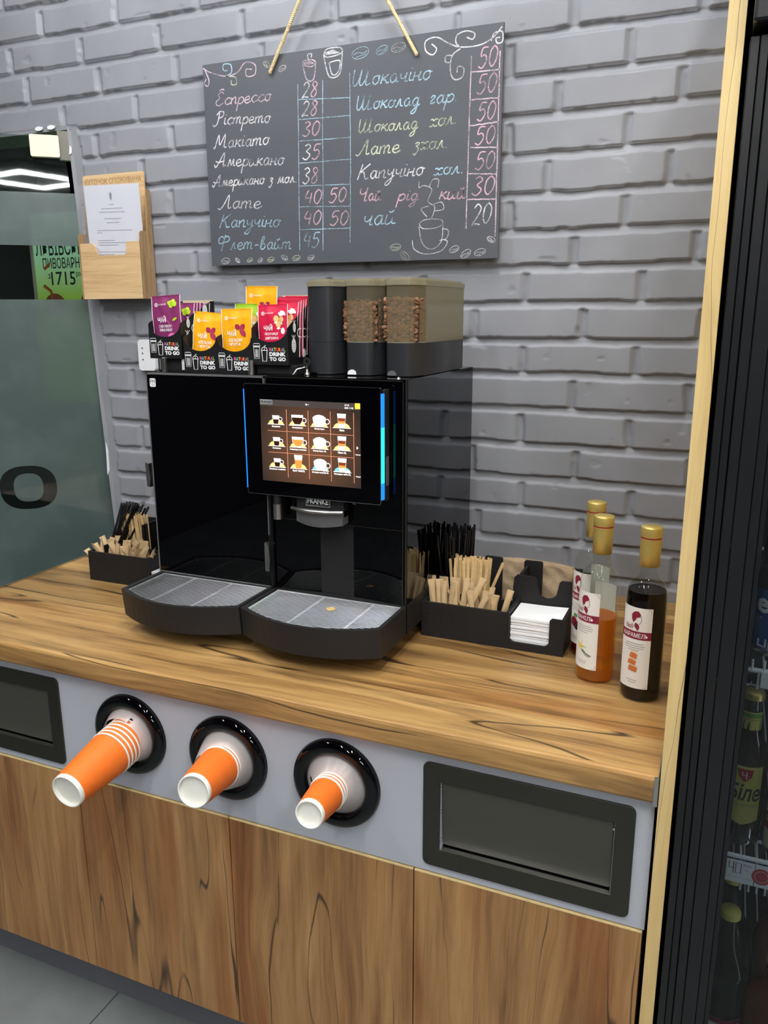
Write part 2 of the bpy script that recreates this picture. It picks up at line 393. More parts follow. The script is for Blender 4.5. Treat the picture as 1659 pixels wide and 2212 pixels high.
def dup(src, loc=None, rot=None, label=None, group=None, scale=None):
    def cp(o, par):
        c = o.copy(); COL.objects.link(c)
        if par: c.parent = par
        for ch in list(o.children):
            if ch != c: cp(ch, c)
        return c
    kids = list(src.children)
    r = src.copy(); COL.objects.link(r)
    for ch in kids: cp(ch, r)
    if loc is not None: r.location = loc
    if rot is not None: r.rotation_euler = rot
    if scale is not None: r.scale = scale
    if label: r['label'] = label
    if group: r['group'] = group
    return r
ALONG_NEG_Y = Matrix.Rotation(PI/2, 4, 'X')      # lathe axis z -> -y
# ================================================================== SETTING
YW = 1.895
rng = np.random.default_rng(5)
def vn(x, y, sc, seed):
    r = np.random.default_rng(seed); g = r.random((256, 256)); X = x*sc+1000; Y = y*sc+1000
    xi = np.floor(X).astype(int); yi = np.floor(Y).astype(int); fx = X-xi; fy = Y-yi
    fx = fx*fx*(3-2*fx); fy = fy*fy*(3-2*fy); q = lambda a, b: g[a % 256, b % 256]
    return (q(xi, yi)*(1-fx)*(1-fy)+q(xi+1, yi)*fx*(1-fy)+q(xi, yi+1)*(1-fx)*fy+q(xi+1, yi+1)*fx*fy)*2-1
def jamb(z): return -1.762+(2.05-z)*.044
def brick_wall():
    x = np.arange(-2.30, .40, .0048); z = np.arange(.80, 2.56, .0029)
    X, Z = np.meshgrid(x, z)
    lines = [.78, .862, .943, 1.022, 1.097, 1.174, 1.255, 1.339, 1.421, 1.499, 1.582, 1.662, 1.738, 1.817, 1.900, 1.981, 2.058, 2.139, 2.219, 2.298, 2.378, 2.457, 2.536, 2.62]
    phase = {3: -.30, 2: -.333, 4: -.446, 5: -.321, 6: -.457, 7: -.336, 8: -.456, 9: -.323, 10: -.453, 11: -.348, 12: -.497, 13: -.415, 14: -.503, 15: -.4, 16: -.506, 17: -.373, 18: -.425, 19: -.30, 20: -.44, 21: -.32, 22: -.43}
    wz = vn(X, Z, 9, 1)*.0022+vn(X, Z, 45, 2)*.0013+vn(X, Z, 140, 22)*.0006+vn(X, Z*.2, 2.2, 23)*.0035; wx = vn(X, Z, 12, 3)*.0028+vn(X, Z, 70, 4)*.0012
    Zq = Z+wz; Xq = X+wx
    la = np.array(lines); ci = np.clip(np.searchsorted(la, Zq)-1, 0, len(lines)-2)
    zb = la[ci]; zt = la[ci+1]-.0165
    H = np.zeros_like(X); sw = .2535
    ph = np.array([phase.get(i, -.3 if i % 2 else -.45) for i in range(len(lines))])
    c = ci.astype(float)
    t = (Xq-ph[ci])/sw; bi = np.floor(t); fx = (t-bi)*sw
    rr = np.random.default_rng(11).random((64, 64)); br = rr[ci % 64, bi.astype(int) % 64]
    dl = fx-.008-(br-.5)*.006; dr = (sw-.008)-fx; dbm = Zq-zb-.001; dtp = zt-Zq+(br-.5)*.003
    ss = lambda d, a, b: np.clip((d-a)/(b-a), 0, 1)**2*(3-2*np.clip((d-a)/(b-a), 0, 1))
    fade = .55+.45*vn(X, Z, 7, 5)
    side_ = ss(dl, -.0012, .0016+.003*np.abs(fade))*ss(dr, -.0012, .0016)
    H = ss(dbm, -.0008, .0014)*ss(dtp, -.0045, .002)*(.15+.85*side_)
    hb = .0125+(br-.5)*.0022; H = H*hb
    fr_ = np.clip((Zq-zt)/.0165, 0, 1); slope = np.where(Zq > zt-.003, .0074*(1-fr_)**.9+.0004, 0)
    H = np.maximum(H, slope*(.9+.25*vn(X, Z, 16, 31)))
    mort = (1-ss(H, 0, .006))
    H += vn(X, Z, 60, 6)*.0009*mort+vn(X, Z, 25, 7)*.0012*mort+vn(X, Z, 5, 8)*.0012+vn(X, Z, 30, 9)*.00025
    ch = vn(X, Z, 33, 12); H -= np.where((ch > .86) & (H > .007), .0018, 0)
    # plastered margin beside the doorway
    dj = X-(jamb(Z)); H = np.where((dj < .040+.006*vn(X, Z, 20, 14)) & (Z < 2.062), .009+vn(X, Z, 14, 15)*.0012, H)
    ny, nx = X.shape; Y = YW-H+.0085
    V = np.stack([X, Y, Z], -1).reshape(-1, 3)
    idx = np.arange(nx*ny).reshape(ny, nx)
    a, b, c_, d = idx[:-1, :-1], idx[:-1, 1:], idx[1:, 1:], idx[1:, :-1]
    xc = (X[:-1, :-1]+X[1:, 1:])/2; zc = (Z[:-1, :-1]+Z[1:, 1:])/2
    keep = ~((xc < jamb(zc)) & (zc < 2.055))
    F = np.stack([a, b, c_, d], -1)[keep]
    me = bpy.data.meshes.new('wall_back'); n = len(F)
    extra_v = []; extra_f = []
    base = len(V)
    def bx(x0, x1, y0, y1, z0, z1):
        k = base+len(extra_v)
        for xx in (x0, x1):
            for yy in (y0, y1):
                for zz in (z0, z1): extra_v.append((xx, yy, zz))
        for f in ((0, 1, 3, 2), (4, 6, 7, 5), (0, 4, 5, 1), (2, 3, 7, 6), (0, 2, 6, 4), (1, 5, 7, 3)): extra_f.append([k+q for q in f])
    bx(-1.72, 3.5, YW+.012, YW+.13, 0, .81); bx(-3.6, 3.5, YW+.012, YW+.13, 2.5, 3.0)
    bx(.38, 3.5, YW+.012, YW+.13, .81, 2.5); bx(-3.6, -2.9, YW+.012, YW+.13, 0, 2.5)
    bx(-2.9, -1.4, YW+.012, YW+.13, 2.06, 2.5)
    bx(-1.69, .39, YW+.03, YW+.13, .80, 2.52)
    V = np.vstack([V, np.array(extra_v)]); F = np.vstack([F, np.array(extra_f)])
    me.vertices.add(len(V)); me.vertices.foreach_set('co', V.ravel())
    me.loops.add(len(F)*4); me.loops.foreach_set('vertex_index', F.ravel().astype(np.int32))
    me.polygons.add(len(F)); me.polygons.foreach_set('loop_start', np.arange(0, len(F)*4, 4, dtype=np.int32))
    sm = np.ones(len(F), bool); sm[n:] = False
    me.polygons.foreach_set('use_smooth', sm)
    me.materials.append(M['brick']); me.update(calc_edges=True); me.validate()
    o = bpy.data.objects.new('wall_back', me); COL.objects.link(o); o['kind'] = 'structure'; return o
brick_wall()
def struct(b, name):
    o = b.build(name); o['kind'] = 'structure'; return o
# doorway reveal: painted jamb with chipped plaster
b = MB()
b.add([(jamb(0), YW-.004, 0), (jamb(2.06), YW-.004, 2.06), (jamb(2.06), YW+.13, 2.06), (jamb(0), YW+.13, 0),
       (jamb(0)+.02, YW+.004, 0), (jamb(2.06)+.02, YW+.004, 2.06), (jamb(2.06)+.02, YW+.13, 2.06), (jamb(0)+.02, YW+.13, 0)],
      [(0, 1, 2, 3), (4, 7, 6, 5), (0, 4, 5, 1), (1, 5, 6, 2), (3, 2, 6, 7), (0, 3, 7, 4)], 'paint_plain')
b.box(-2.9, -1.75, YW-.002, YW+.13, 2.054, 2.064, 'paint_plain')
for (zz, hh) in ((1.13, .05), (2.0, .012)):
    b.fill([[(jamb(zz)-.001, zz-hh), (jamb(zz)+.008, zz-hh*.7), (jamb(zz)+.009, zz+hh*.5), (jamb(zz)+.003, zz+hh)]], .002, 'white_paper', front(YW-.005))
for xx in (-1.86, -1.815): b.fill([circ(xx, 2.063, .014, .006, 10)], .004, 'white_paper', front(YW-.007))
struct(b, 'trim_1')
def tilefloor():
    m, nt, p = newmat('floor_tiles'); N = nt.nodes.new; L = nt.links.new
    tc = N('ShaderNodeTexCoord'); n = N('ShaderNodeTexNoise'); n.inputs['Scale'].default_value = 3.5; n.inputs['Detail'].default_value = 8; L(tc.outputs['Object'], n.inputs['Vector'])
    cr = N('ShaderNodeValToRGB'); cr.color_ramp.elements[0].position = .3; cr.color_ramp.elements[1].position = .72
    cr.color_ramp.elements[0].color = srgb(104, 108, 107); cr.color_ramp.elements[1].color = srgb(138, 142, 141); L(n.outputs['Fac'], cr.inputs[0])
    bk = N('ShaderNodeTexBrick'); bk.offset = 0; bk.inputs['Scale'].default_value = 1; bk.inputs['Brick Width'].default_value = .6; bk.inputs['Row Height'].default_value = .6
    bk.inputs['Mortar Size'].default_value = .0018; bk.inputs['Color2'].default_value = (1, 1, 1, 1); bk.inputs['Color1'].default_value = (1, 1, 1, 1); bk.inputs['Mortar'].default_value = (.2, .2, .2, 1)
    mp = N('ShaderNodeMapping'); mp.inputs['Location'].default_value = (.0, .23, 0); L(tc.outputs['Object'], mp.inputs[0]); L(mp.outputs[0], bk.inputs['Vector'])
    mx = N('ShaderNodeMix'); mx.data_type = 'RGBA'; mx.blend_type = 'MULTIPLY'; mx.inputs[0].default_value = 1
    L(cr.outputs[0], mx.inputs[6]); L(bk.outputs['Color'], mx.inputs[7]); L(mx.outputs[2], p.inputs['Base Color']); p.inputs['Roughness'].default_value = .5
    return m
M['floor_tiles'] = tilefloor()
struct(MB().box(-3.6, 3.5, -5.5, 3.6, -.05, 0, 'floor_tiles'), 'floor')
struct(MB().box(-3.6, 3.5, -5.5, 3.6, 3.0, 3.05, 'ceiling'), 'ceiling')
struct(MB().box(-3.6, 3.5, -5.55, -5.5, 0, 3, 'store_wall'), 'wall_front')
struct(MB().box(3.5, 3.55, -5.5, 3.6, 0, 3, 'store_wall'), 'wall_right')
struct(MB().box(-3.65, -3.6, -5.5, 3.6, 0, 3, 'store_wall'), 'wall_left')
struct(MB().box(-3.6, -1.2, 3.6, 3.65, 0, 3, 'dark_room'), 'wall_beyond')
struct(MB().box(-1.25, -1.2, 2.03, 3.6, 0, 3, 'dark_room'), 'wall_side')

# glass door standing ajar in the doorway
DD = Vector((.7588, .6513, 0)); DP = Vector((-1.754, 1.91, 0)); DN = Vector((.6513, -.7588, 0))
TD = plane((DP.x, DP.y, 0), DD, (0, 0, 1))     # local x along the door, y up, normal towards the camera
def dfilm():
    m, nt, p = newmat('frosted_film'); N = nt.nodes.new; L = nt.links.new
    tc = N('ShaderNodeTexCoord'); n = N('ShaderNodeTexNoise'); n.inputs['Scale'].default_value = 9; n.inputs['Detail'].default_value = 5; L(tc.outputs['Object'], n.inputs['Vector'])
    cr = N('ShaderNodeValToRGB'); cr.color_ramp.elements[0].position = .45; cr.color_ramp.elements[1].position = .75
    cr.color_ramp.elements[0].color = srgb(72, 88, 85); cr.color_ramp.elements[1].color = srgb(86, 101, 98); L(n.outputs['Fac'], cr.inputs[0]); L(cr.outputs[0], p.inputs['Base Color'])
    p.inputs['Roughness'].default_value = .35; p.inputs['Coat Weight'].default_value = .6; p.inputs['Coat Roughness'].default_value = .03
    p.inputs['Alpha'].default_value = .9
    return m
M['film'] = dfilm()
b = MB()
def edge(z): return (jamb(z)+1.754)/.7588-.006
b.fill([[(-.95, .01), (edge(.01), .01), (edge(2.0)-.02, 2.035), (-.95, 2.03)]], .008, 'door_glass', TD)
door = b.build('door_1'); door['kind'] = 'structure'
b = MB()
Tf = TD @ Matrix.Translation((0, 0, .0055))
O_out = [(x-.213, z+1.049) for x, z in circ(0, 0, .083, .067, 32)]
def sup(cx, cy, rx, ry, p=2.6, n=40):
    return [(cx+rx*math.copysign(abs(math.cos(a))**(2/p), math.cos(a)), cy+ry*math.copysign(abs(math.sin(a))**(2/p), math.sin(a))) for a in [2*PI*i/n for i in range(n)]]
b.fill([[(-.95, .012), (edge(0)-.002, .012), (edge(1.597)-.002, 1.597), (-.95, 1.597)], sup(-.217, 1.05, .079, .066, 2.5)], 0, 'film', Tf)
b.fill([sup(-.217, 1.05, .041, .043, 2.6)], 0, 'film', Tf)
b.fill([[(-.95, 1.745), (edge(1.745)-.002, 1.745), (edge(1.887)-.002, 1.887), (-.95, 1.887)]], 0, 'film', Tf)
b.build('frosted_film', door)
b = MB()
b.fill([rrect(-.117, -.043, 1.979, 2.034, .004)], .016, 'cream_plastic', TD @ Matrix.Translation((0, 0, .013)), .001)
b.build('door_clamp', door)
b = MB(); b.fill([[(-.046, 1.975), (-.005, 1.975), (-.012, 2.05), (-.046, 2.05)]], .02, 'dark_steel', TD @ Matrix.Translation((0, 0, -.004)))
b.build('door_hinge', door)

# ------------------------------------------------------------------ lamps
def tube_lamp(x, y0, y1, label):
    t = thing('ceiling_light', (x, (y0+y1)/2, 2.94), label, 'lamp', None)
    MB().box(x-.03, x+.03, y0, y1, 2.93, 3.0, 'lamp_case', .004).build('lamp_housing', t)
    MB().box(x-.022, x+.022, y0+.02, y1-.02, 2.915, 2.9295, 'lamp').build('led_strip', t)
tube_lamp(.16, -.7, .9, 'linear LED ceiling light above the fridge end of the counter')
tube_lamp(-.85, -.9, .1, 'linear LED ceiling light in front of the middle of the counter')
tube_lamp(-.45, .75, 1.5, 'linear LED ceiling light close to the brick wall above the menu board')
tube_lamp(-1.35, .8, 1.5, 'linear LED ceiling light close to the brick wall above the document holder')
tube_lamp(-2.2, -.3, .5, 'linear LED ceiling light above the glass door end')
tube_lamp(-.4, -3.2, -1.6, 'linear LED ceiling light far in front of the counter')
tube_lamp(1.3, -1.6, -.2, 'linear LED ceiling light farthest to the right of the counter')
t = thing('ceiling_light', (2.3, -3.9, 2.95), 'square LED frame light mirrored in the glass door', 'lamp')
b = MB()
for q in ((1.9, 2.75, -4.3, -4.24), (1.9, 2.75, -3.56, -3.5), (1.9, 1.96, -4.3, -3.5), (2.69, 2.75, -4.3, -3.5)): b.box(*q, 2.90, 2.92, 'lamp')
b.build('led_strip', t)
b = MB().box(1.88, 2.77, -4.32, -3.48, 2.9205, 3.0, 'lamp_case', .004); b.build('lamp_housing', t)

# lit advertising panel seen through the clear band of the door
def postermat():
    m, nt, p = newmat('green_poster'); N = nt.nodes.new; L = nt.links.new
    tc = N('ShaderNodeTexCoord'); s = N('ShaderNodeSeparateXYZ'); L(tc.outputs['Object'], s.inputs[0])
    mr = N('ShaderNodeMapRange'); mr.inputs[1].default_value = 1.60; mr.inputs[2].default_value = 1.80; L(s.outputs[2], mr.inputs[0])
    cr = N('ShaderNodeValToRGB'); cr.color_ramp.elements[0].color = srgb(122, 150, 20); cr.color_ramp.elements[1].color = srgb(150, 192, 160); L(mr.outputs[0], cr.inputs[0])
    L(cr.outputs[0], p.inputs['Base Color']); L(cr.outputs[0], p.inputs['Emission Color']); p.inputs['Emission Strength'].default_value = .9; return m
M['poster'] = postermat()
t = thing('advertising_panel', (-2.3, 2.5, 1.2), 'green lit advertising panel seen through the clear band of the glass door', 'sign')
b = MB(); b.box(-2.56, -1.95, 2.5, 2.56, 1.2, 1.95, 'black_matte', .003); b.build('casing', t)
b = MB(); b.box(-2.29, -2.25, 2.51, 2.55, 0, 1.2, 'black_matte'); b.box(-2.45, -2.1, 2.42, 2.64, 0, .02, 'black_matte'); b.build('stand', t)
b = MB(); b.box(-2.552, -1.96, 2.496, 2.4995, 1.22, 1.93, 'poster'); b.build('lit_face', t, loc=(-2.3, 2.5, 0))
MB().box(-2.56, -2.547, 2.49, 2.4999, 1.22, 1.93, 'cream_plastic').build('frame_edge', t)
b = MB(); F = front(2.4945)
b.text('ЛЬВІВСЬКА', -2.535, 1.775, 'text_dark', F, h=.062, w=.27, bold=.01)
b.text('ПИВОВАРНЯ', -2.505, 1.727, 'text_dark', F, h=.04, w=.205, bold=.01)
b.text('з', -2.485, 1.69, 'text_dark', F, h=.018, bold=.01); b.text('1715', -2.468, 1.665, 'text_dark', F, h=.05, w=.12, bold=.01); b.text('року', -2.343, 1.692, 'text_dark', F, h=.02, w=.045, bold=.01)
b.build('lettering', t)
b = MB()
b.fill([circ(-2.46, 1.585, .055, .05, 20)], .001, 'caramel', F); b.fill([circ(-2.30, 1.60, .03, .035, 16)], .001, 'caramel', F)
b.stroke([(-2.51, 1.665), (-2.475, 1.643), (-2.47, 1.60)], .014, 'n4', F, off=.001); b.stroke([(-2.50, 1.725), (-2.47, 1.745)], .012, 'n4', F, off=.001)
b.build('printed_picture', t)
# ================================================================== COUNTER
CB = thing('counter_cabinet', (-.82, 1.5, 0), 'oak fronted counter cabinet with grey fascia, cup dispensers and steel flaps', 'cabinet')
MB().box(-1.60, -.049, 1.154, 1.885, .14, .855, 'black_matte').build('carcass', CB)
xs = [-1.562, -1.185, -.811, -.431, -.049]
for i in range(4):
    b = MB(); b.box(xs[i]+.0012, xs[i+1]-.0012, 1.136, 1.154, .14, .6155, 'door_wood'); b.box(xs[i]+.0012, xs[i+1]-.0012, 1.1355, 1.154, .6156, .619, 'edge_band')
    b.build('cabinet_door', CB)
b = MB(); b.box(-1.602, xs[0]-.001, 1.136, 1.154, .14, .619, 'door_wood'); b.build('end_filler', CB)
# fascia with real openings for flaps and dispensers
RING = [(-1.031, .748), (-.803, .748), (-.577, .751)]
def ringhole(x, z): return circ(x, z, .062, n=40)
flaps = [(-1.551, -1.211), (-.413, -.073)]
b = MB()
b.fill([[(-1.602, .6225), (-.0475, .6225), (-.0475, .8545), (-1.602, .8545)]]+[ringhole(*r) for r in RING]+[[(a+.03, .665), (c-.03, .665), (c-.03, .805), (a+.03, .805)] for a, c in flaps], .018, 'fascia', front(1.145))
b.build('fascia', CB)
MB().box(-1.58, -.049, 1.206, 1.222, 0, .1399, 'kick').box(-1.60, -1.58, 1.206, 1.8, 0, .1399, 'black_matte').build('plinth', CB)
for a, c in flaps:
    b = MB(); F = front(1.1335)
    b.fill([rrect(a, c, .6385, .8325, .011, 6), [(a+.0285, .672), (c-.0285, .672), (c-.0285, .801), (a+.0285, .801)]], .0035, 'dark_steel', F, .0004)
    for x in (a+.0285, c-.0285): b.box(x-.0006, x+.0006, 1.135, 1.19, .672, .801, 'dark_steel')
    b.box(a+.0285, c-.0285, 1.1325, 1.19, .801, .8022, 'black_matte')
    b.box(a+.0285, c-.0285, 1.1322, 1.185, .6705, .6725, 'chrome')
    fr = b.build('flap_frame', CB)
    b = MB(); ang = math.radians(4)
    T = Matrix.Translation((0, 1.1375, .797)) @ Matrix.Rotation(ang, 4, 'X')
    b.fill([rrect(a+.0315, c-.0315, -.1215, 0, .003, 3)], .0018, 'flap_steel', T @ Matrix.Rotation(PI/2, 4, 'X'), .0003)
    b.build('swing_flap', fr)
    b = MB()
    for z in (.787, .745, .692): b.lathe([(0.0001, 0), (.0022, .001), (.0022, .003)], 'chrome', 8, Matrix.Translation((a+.030, 1.137, z)) @ ALONG_NEG_Y)
    b.lathe([(0.0001, 0), (.0022, .001), (.0022, .003)], 'chrome', 8, Matrix.Translation((c-.030, 1.137, .787)) @ ALONG_NEG_Y)
    b.build('pivot_pins', fr)
    MB().box(a+.03, c-.03, 1.19, 1.40, .668, .80, 'black_matte').build('chute', fr)
def lathe_y(b, prof, x, y, z, k, n=48, caps=(False, False), rot=None):
    b.lathe(prof, k, n, Matrix.Translation((x, y, z)) @ (rot or Matrix()) @ ALONG_NEG_Y, caps)
memb0 = [(.030, .052), (.027, .036), (.0215, .030)]      # cup radius at the lip, how far the lip stands out
for i, (x, z) in enumerate(RING):
    b = MB()
    prof = [(.084, 0), (.0842, .006), (.081, .0125), (.074, .0155), (.066, .0155), (.0605, .0135), (.0585, .010), (.0582, 0)]
    lathe_y(b, prof, x, 1.136, z, 'black_gloss')
    lathe_y(b, [(.0582, 0), (.0582, -.22)], x, 1.136, z, 'black_matte', 32)
    rg = b.build('dispenser_ring', CB)
    lr, lo = [(.0462, .028), (.0372, .056), (.0318, .032)][i]
    b = MB(); pr = []
    for t in np.linspace(0, 1, 10):
        pr.append((.0585-(.0585-lr)*t**.9, .003+lo*(t**.8)))
    n = 48; vs = []; fs = []
    for r, h in pr:
        for j in range(n):
            a = 2*PI*j/n; wob = 1+.0
            vs.append((r*math.cos(a)*wob, r*math.sin(a)*wob, h))
    skip = {0: [22, 23, 34, 8], 1: [2], 2: [21]}[i]
    for q in range(len(pr)-1):
        for j in range(n):
            if q > 4 and j in skip and q < 9: continue
            fs.append((q*n+j, q*n+(j+1) % n, (q+1)*n+(j+1) % n, (q+1)*n+j))
    b.add(vs, fs, 'membrane', True, Matrix.Translation((x, 1.136, z)) @ ALONG_NEG_Y)
    b.build('silicone_membrane', rg)
# worktop
def worktop():
    b = MB(); y0 = 1.115; prof = [(YW-.002, .9), (y0+.006, .9), (y0+.0018, .8985), (y0, .894), (y0, .861), (y0+.002, .857), (y0+.006, .8555), (YW-.002, .8555)]
    n = len(prof); vs = [(-1.61, y, z) for y, z in prof]+[(-.0455, y, z) for y, z in prof]
    b.add(vs, [(i, (i+1) % n, n+(i+1) % n, n+i) for i in range(n)]+[tuple(range(n)), tuple(range(2*n-1, n-1, -1))], 'top_wood')
    return tag(b.build('worktop', loc=(-.8, 1.5, .88)), 'rustic oak laminate worktop with dark cracks under the coffee machine', 'worktop')
WT = worktop()
b = MB(); b.box(-.0455, -.0440, 1.113, YW-.004, .854, .904, 'steel'); b.box(-.050, -.0440, 1.1125, 1.116, .854, .9005, 'steel'); b.build('metal_end_strip', WT)
MB().box(-1.613, -1.6105, 1.115, YW-.004, .8555, .9035, 'steel').build('left_end_strip', WT)
b = MB(); b.box(-.0425, -.0225, 1.118, YW-.006, 0, 2.09, 'panel_wood'); sp = b.build('side_panel', loc=(-.03, 1.5, 0))
tag(sp, 'tall pale oak end panel between the counter and the drinks fridge', 'panel')

# ================================================================== CUPS
def cup_proto(rb, rt, h, label, rim=True):
    """bottom of the cup at the origin pointing along local +z; mouth at h"""
    root = thing('paper_cup', (0, 0, 0), label, 'cup')
    b = MB(); pr = []
    N_ = int(h/.0016)
    for i in range(N_+1):
        t = i/N_; z = .009+(h-.012)*t; r = rb+(rt-rb)*(z/h); pr.append((r+(.00045 if i % 2 else 0), z))
    b.lathe(pr, 'orange', 48, caps=(False, False)); b.build('ripple_sleeve', root, loc=(0, 0, 0))
    b = MB(); b.lathe([(rb-.0018, .009), (rb-.003, .0005), (rb-.0012, -.0002), (rb, .0008), (rb+.0005, .0095)], 'cup_white', 48, caps=(False, False))
    b.lathe([(rb-.0035, .0075), (rb-.0025, .0005)], 'cup_white', 48, caps=(True, False)); b.build('cup_base', root, loc=(0, 0, 0))
    if rim:
        b = MB(); b.lathe([(rt+.0019*math.cos(a), h+.0021*math.sin(a)) for a in [2*PI*i/8 for i in range(9)]], 'cup_white', 48, caps=(False, False)); b.build('rolled_rim', root, loc=(0, 0, 0))
    return root
def stack(ring, base, tilt, rb, rt, h, n, pitch, desc, group):
    x, z = RING[ring]; bx, by, bz = base
    d = Vector((x, 1.15, z))-Vector(base); d.normalize()
    q = Vector((0, 0, 1)).rotation_difference(d)
    p = cup_proto(rb, rt, h, desc[0])
    p.rotation_euler = q.to_euler(); p.location = base; p['group'] = group
    for i in range(1, n):
        dup(p, Vector(base)+d*pitch*i, q.to_euler(), desc[min(i, len(desc)-1)])
stack(0, (-1.027, .955, .7255), 0, .0325, .0435, .118, 6, .0104,
      ['large orange ripple cup, outermost in the left dispenser', 'second large orange cup inward in the left dispenser, showing a stripe and white rim', 'third large orange cup inward in the left dispenser, showing a stripe and white rim', 'fourth large orange cup inward in the left dispenser, showing a stripe and white rim', 'fifth large orange cup inward in the left dispenser, partly under the milky membrane', 'innermost large orange cup of the left dispenser, under the milky membrane'], 'large cups in the left dispenser')
stack(1, (-.779, .993, .766), 0, .0295, .0385, .098, 3, .0085,
      ['medium orange ripple cup, outermost in the middle dispenser', 'second medium orange cup in the middle dispenser, under the milky membrane', 'innermost medium orange cup of the middle dispenser, under the milky membrane'], 'medium cups in the middle dispenser')
stack(2, (-.566, 1.011, .7665), 0, .0243, .0305, .075, 6, .0092,
      ['small orange ripple cup, outermost in the right dispenser', 'second small orange cup inward in the right dispenser, showing a stripe and white rim', 'third small orange cup inward in the right dispenser, at the lip of the membrane', 'fourth small cup in the right dispenser, faint under the milky membrane', 'fifth small cup in the right dispenser, faint under the milky membrane', 'innermost small cup of the right dispenser, faint under the milky membrane'], 'small cups in the right dispenser')

# ================================================================== COFFEE MACHINE
def tray(b, x0, x1, yb, yf, bulge, z0, z1, k, shrink=0, bot_in=.0):
    """curved-front tray outline from the back edge yb to front corners yf bulging forward"""
    def outline(s, ins=0):
        o = [(x0+s, yb), ]
        n = 14
        for i in range(n+1):
            t = i/n; xx = x0+s+(x1-x0-2*s)*t; o.append((xx, yf+s+ins-bulge*(1-(2*t-1)**2)))
        o.append((x1-s, yb)); return o
    a = outline(shrink, bot_in); c = outline(shrink); n = len(a)
    vs = [(x, y, z0) for x, y in a]+[(x, y, z1) for x, y in c]
    b.add(vs, [(i, (i+1) % n, n+(i+1) % n, n+i) for i in range(n)], k); b.add(vs[:n], [tuple(range(n))], k)
    return outline
def drip(parent, x0, x1, divs):
    b = MB(); yf, yb, bulge = 1.266, 1.40, .046
    ol = tray(b, x0, x1, yb, yf, bulge, .935, .994, 'black_plastic', bot_in=.006)
    o1 = ol(0); o2 = ol(.008); n = len(o1)
    vs = [(x, y, .994) for x, y in o1]+[(x, y, .994) for x, y in o2]+[(x, y, .978) for x, y in o2]
    b.add(vs, [(i, n+i, n+i+1, i+1) for i in range(n-1)]+[(n+i, 2*n+i, 2*n+i+1, n+i+1) for i in range(n-1)], 'black_plastic')
    b.add([(x, y, .9745) for x, y in o2], [tuple(range(n))[::-1]], 'black_matte')
    b.box(x0, x1, yb-.004, 1.80, .935, .996, 'black_plastic')
    tr = b.build('drip_tray', parent)
    for xx in (x0+.05, x1-.05):
        b = MB(); b.lathe([(.018, .9005), (.020, .904), (.016, .936)], 'black_matte', 20, Matrix.Translation((xx, 1.372, 0))); b.build('tray_foot', tr)
    b = MB(); xa, xb = x0+.011, x1-.011
    def yfront(x): t = (x-x0)/(x1-x0); return yf+.011-bulge*(1-(2*t-1)**2)
    y = yb-.008; zt = .9915
    while y > yf-bulge+.013:
        dx = .5-.5*math.sqrt(max(0, 1-(yf+.011-y)/bulge)) if y < yf+.011 else 0
        s = .5-math.sqrt(max(0, .25*(1-max(0., (yf+.011-y))/bulge)))
        if y < yf+.011:
            tt = math.sqrt(max(0, 1-(yf+.011-y)/bulge))  # |2t-1| at which the front reaches y
            w_ = math.sqrt(max(0, 1-tt*tt)); 
            half = math.sqrt(max(0., 1-(yf+.011-y)/bulge)); a0 = (x0+x1)/2-half*(x1-x0)/2*1.0; a1 = (x0+x1)/2+half*(x1-x0)/2
        else: a0, a1 = xa, xb
        a0 = max(a0, xa); a1 = min(a1, xb)
        if a1-a0 > .02: b.tube([(a0, y, zt), (a1, y, zt)], .00072, 'steel_wire', 6)
        y -= .0060
    rim = [(xa, yb-.006, zt-.002)]+[(xa+(xb-xa)*i/14, yfront(xa+(xb-xa)*i/14)+.001, zt-.002) for i in range(15)]+[(xb, yb-.006, zt-.002)]
    b.tube(rim, .0017, 'steel_wire', 6, closed=True)
    for q in divs:
        xx = x0+(x1-x0)*q; b.tube([(xx, yb-.006, zt-.0025), (xx, yfront(xx), zt-.0025)], .0018, 'steel_wire', 6)
    b.build('wire_grate', tr)
    return tr
# left unit
CU = thing('milk_cooler', (-.998, 1.6, .90), 'black glossy cooling unit left of the coffee machine with white FM sticker', 'appliance')
b = MB(); b.box(-1.143, -.854, 1.400, 1.806, .935, 1.4345, 'black_plastic', .003); b.build('body', CU)
for xx, yy in ((-1.11, 1.76), (-.89, 1.76)):
    MB().lathe([(.018, .9005), (.020, .904), (.016, .936)], 'black_matte', 20, Matrix.Translation((xx, yy, 0))).build('foot', CU)
b = MB(); b.box(-1.1415, -.8555, 1.3935, 1.399, .997, 1.432, 'black_glass'); dr = b.build('glass_door', CU)
b = MB()
for q in ((-1.1432, -1.1408, 1.3925, 1.4, .996, 1.4345), (-.8562, -.8538, 1.3925, 1.4, .996, 1.4345), (-1.1432, -.8538, 1.3925, 1.4, 1.4315, 1.4345), (-1.1432, -.8538, 1.3925, 1.4, .995, .9975)): b.box(*q, 'silver_paint')
b.build('metal_frame', dr)
b = MB(); F = front(1.3931)
b.fill([rrect(-1.134, -1.119, 1.4055, 1.4235, .003)], .0006, 'white_print', F); b.text('FM', -1.1325, 1.4128, 'text_dark', F, h=.0078, w=.012, off=.0006); b.text('BSG', -1.128, 1.408, 'grey_text', F, h=.003, off=.0006)
b.build('sticker', dr)
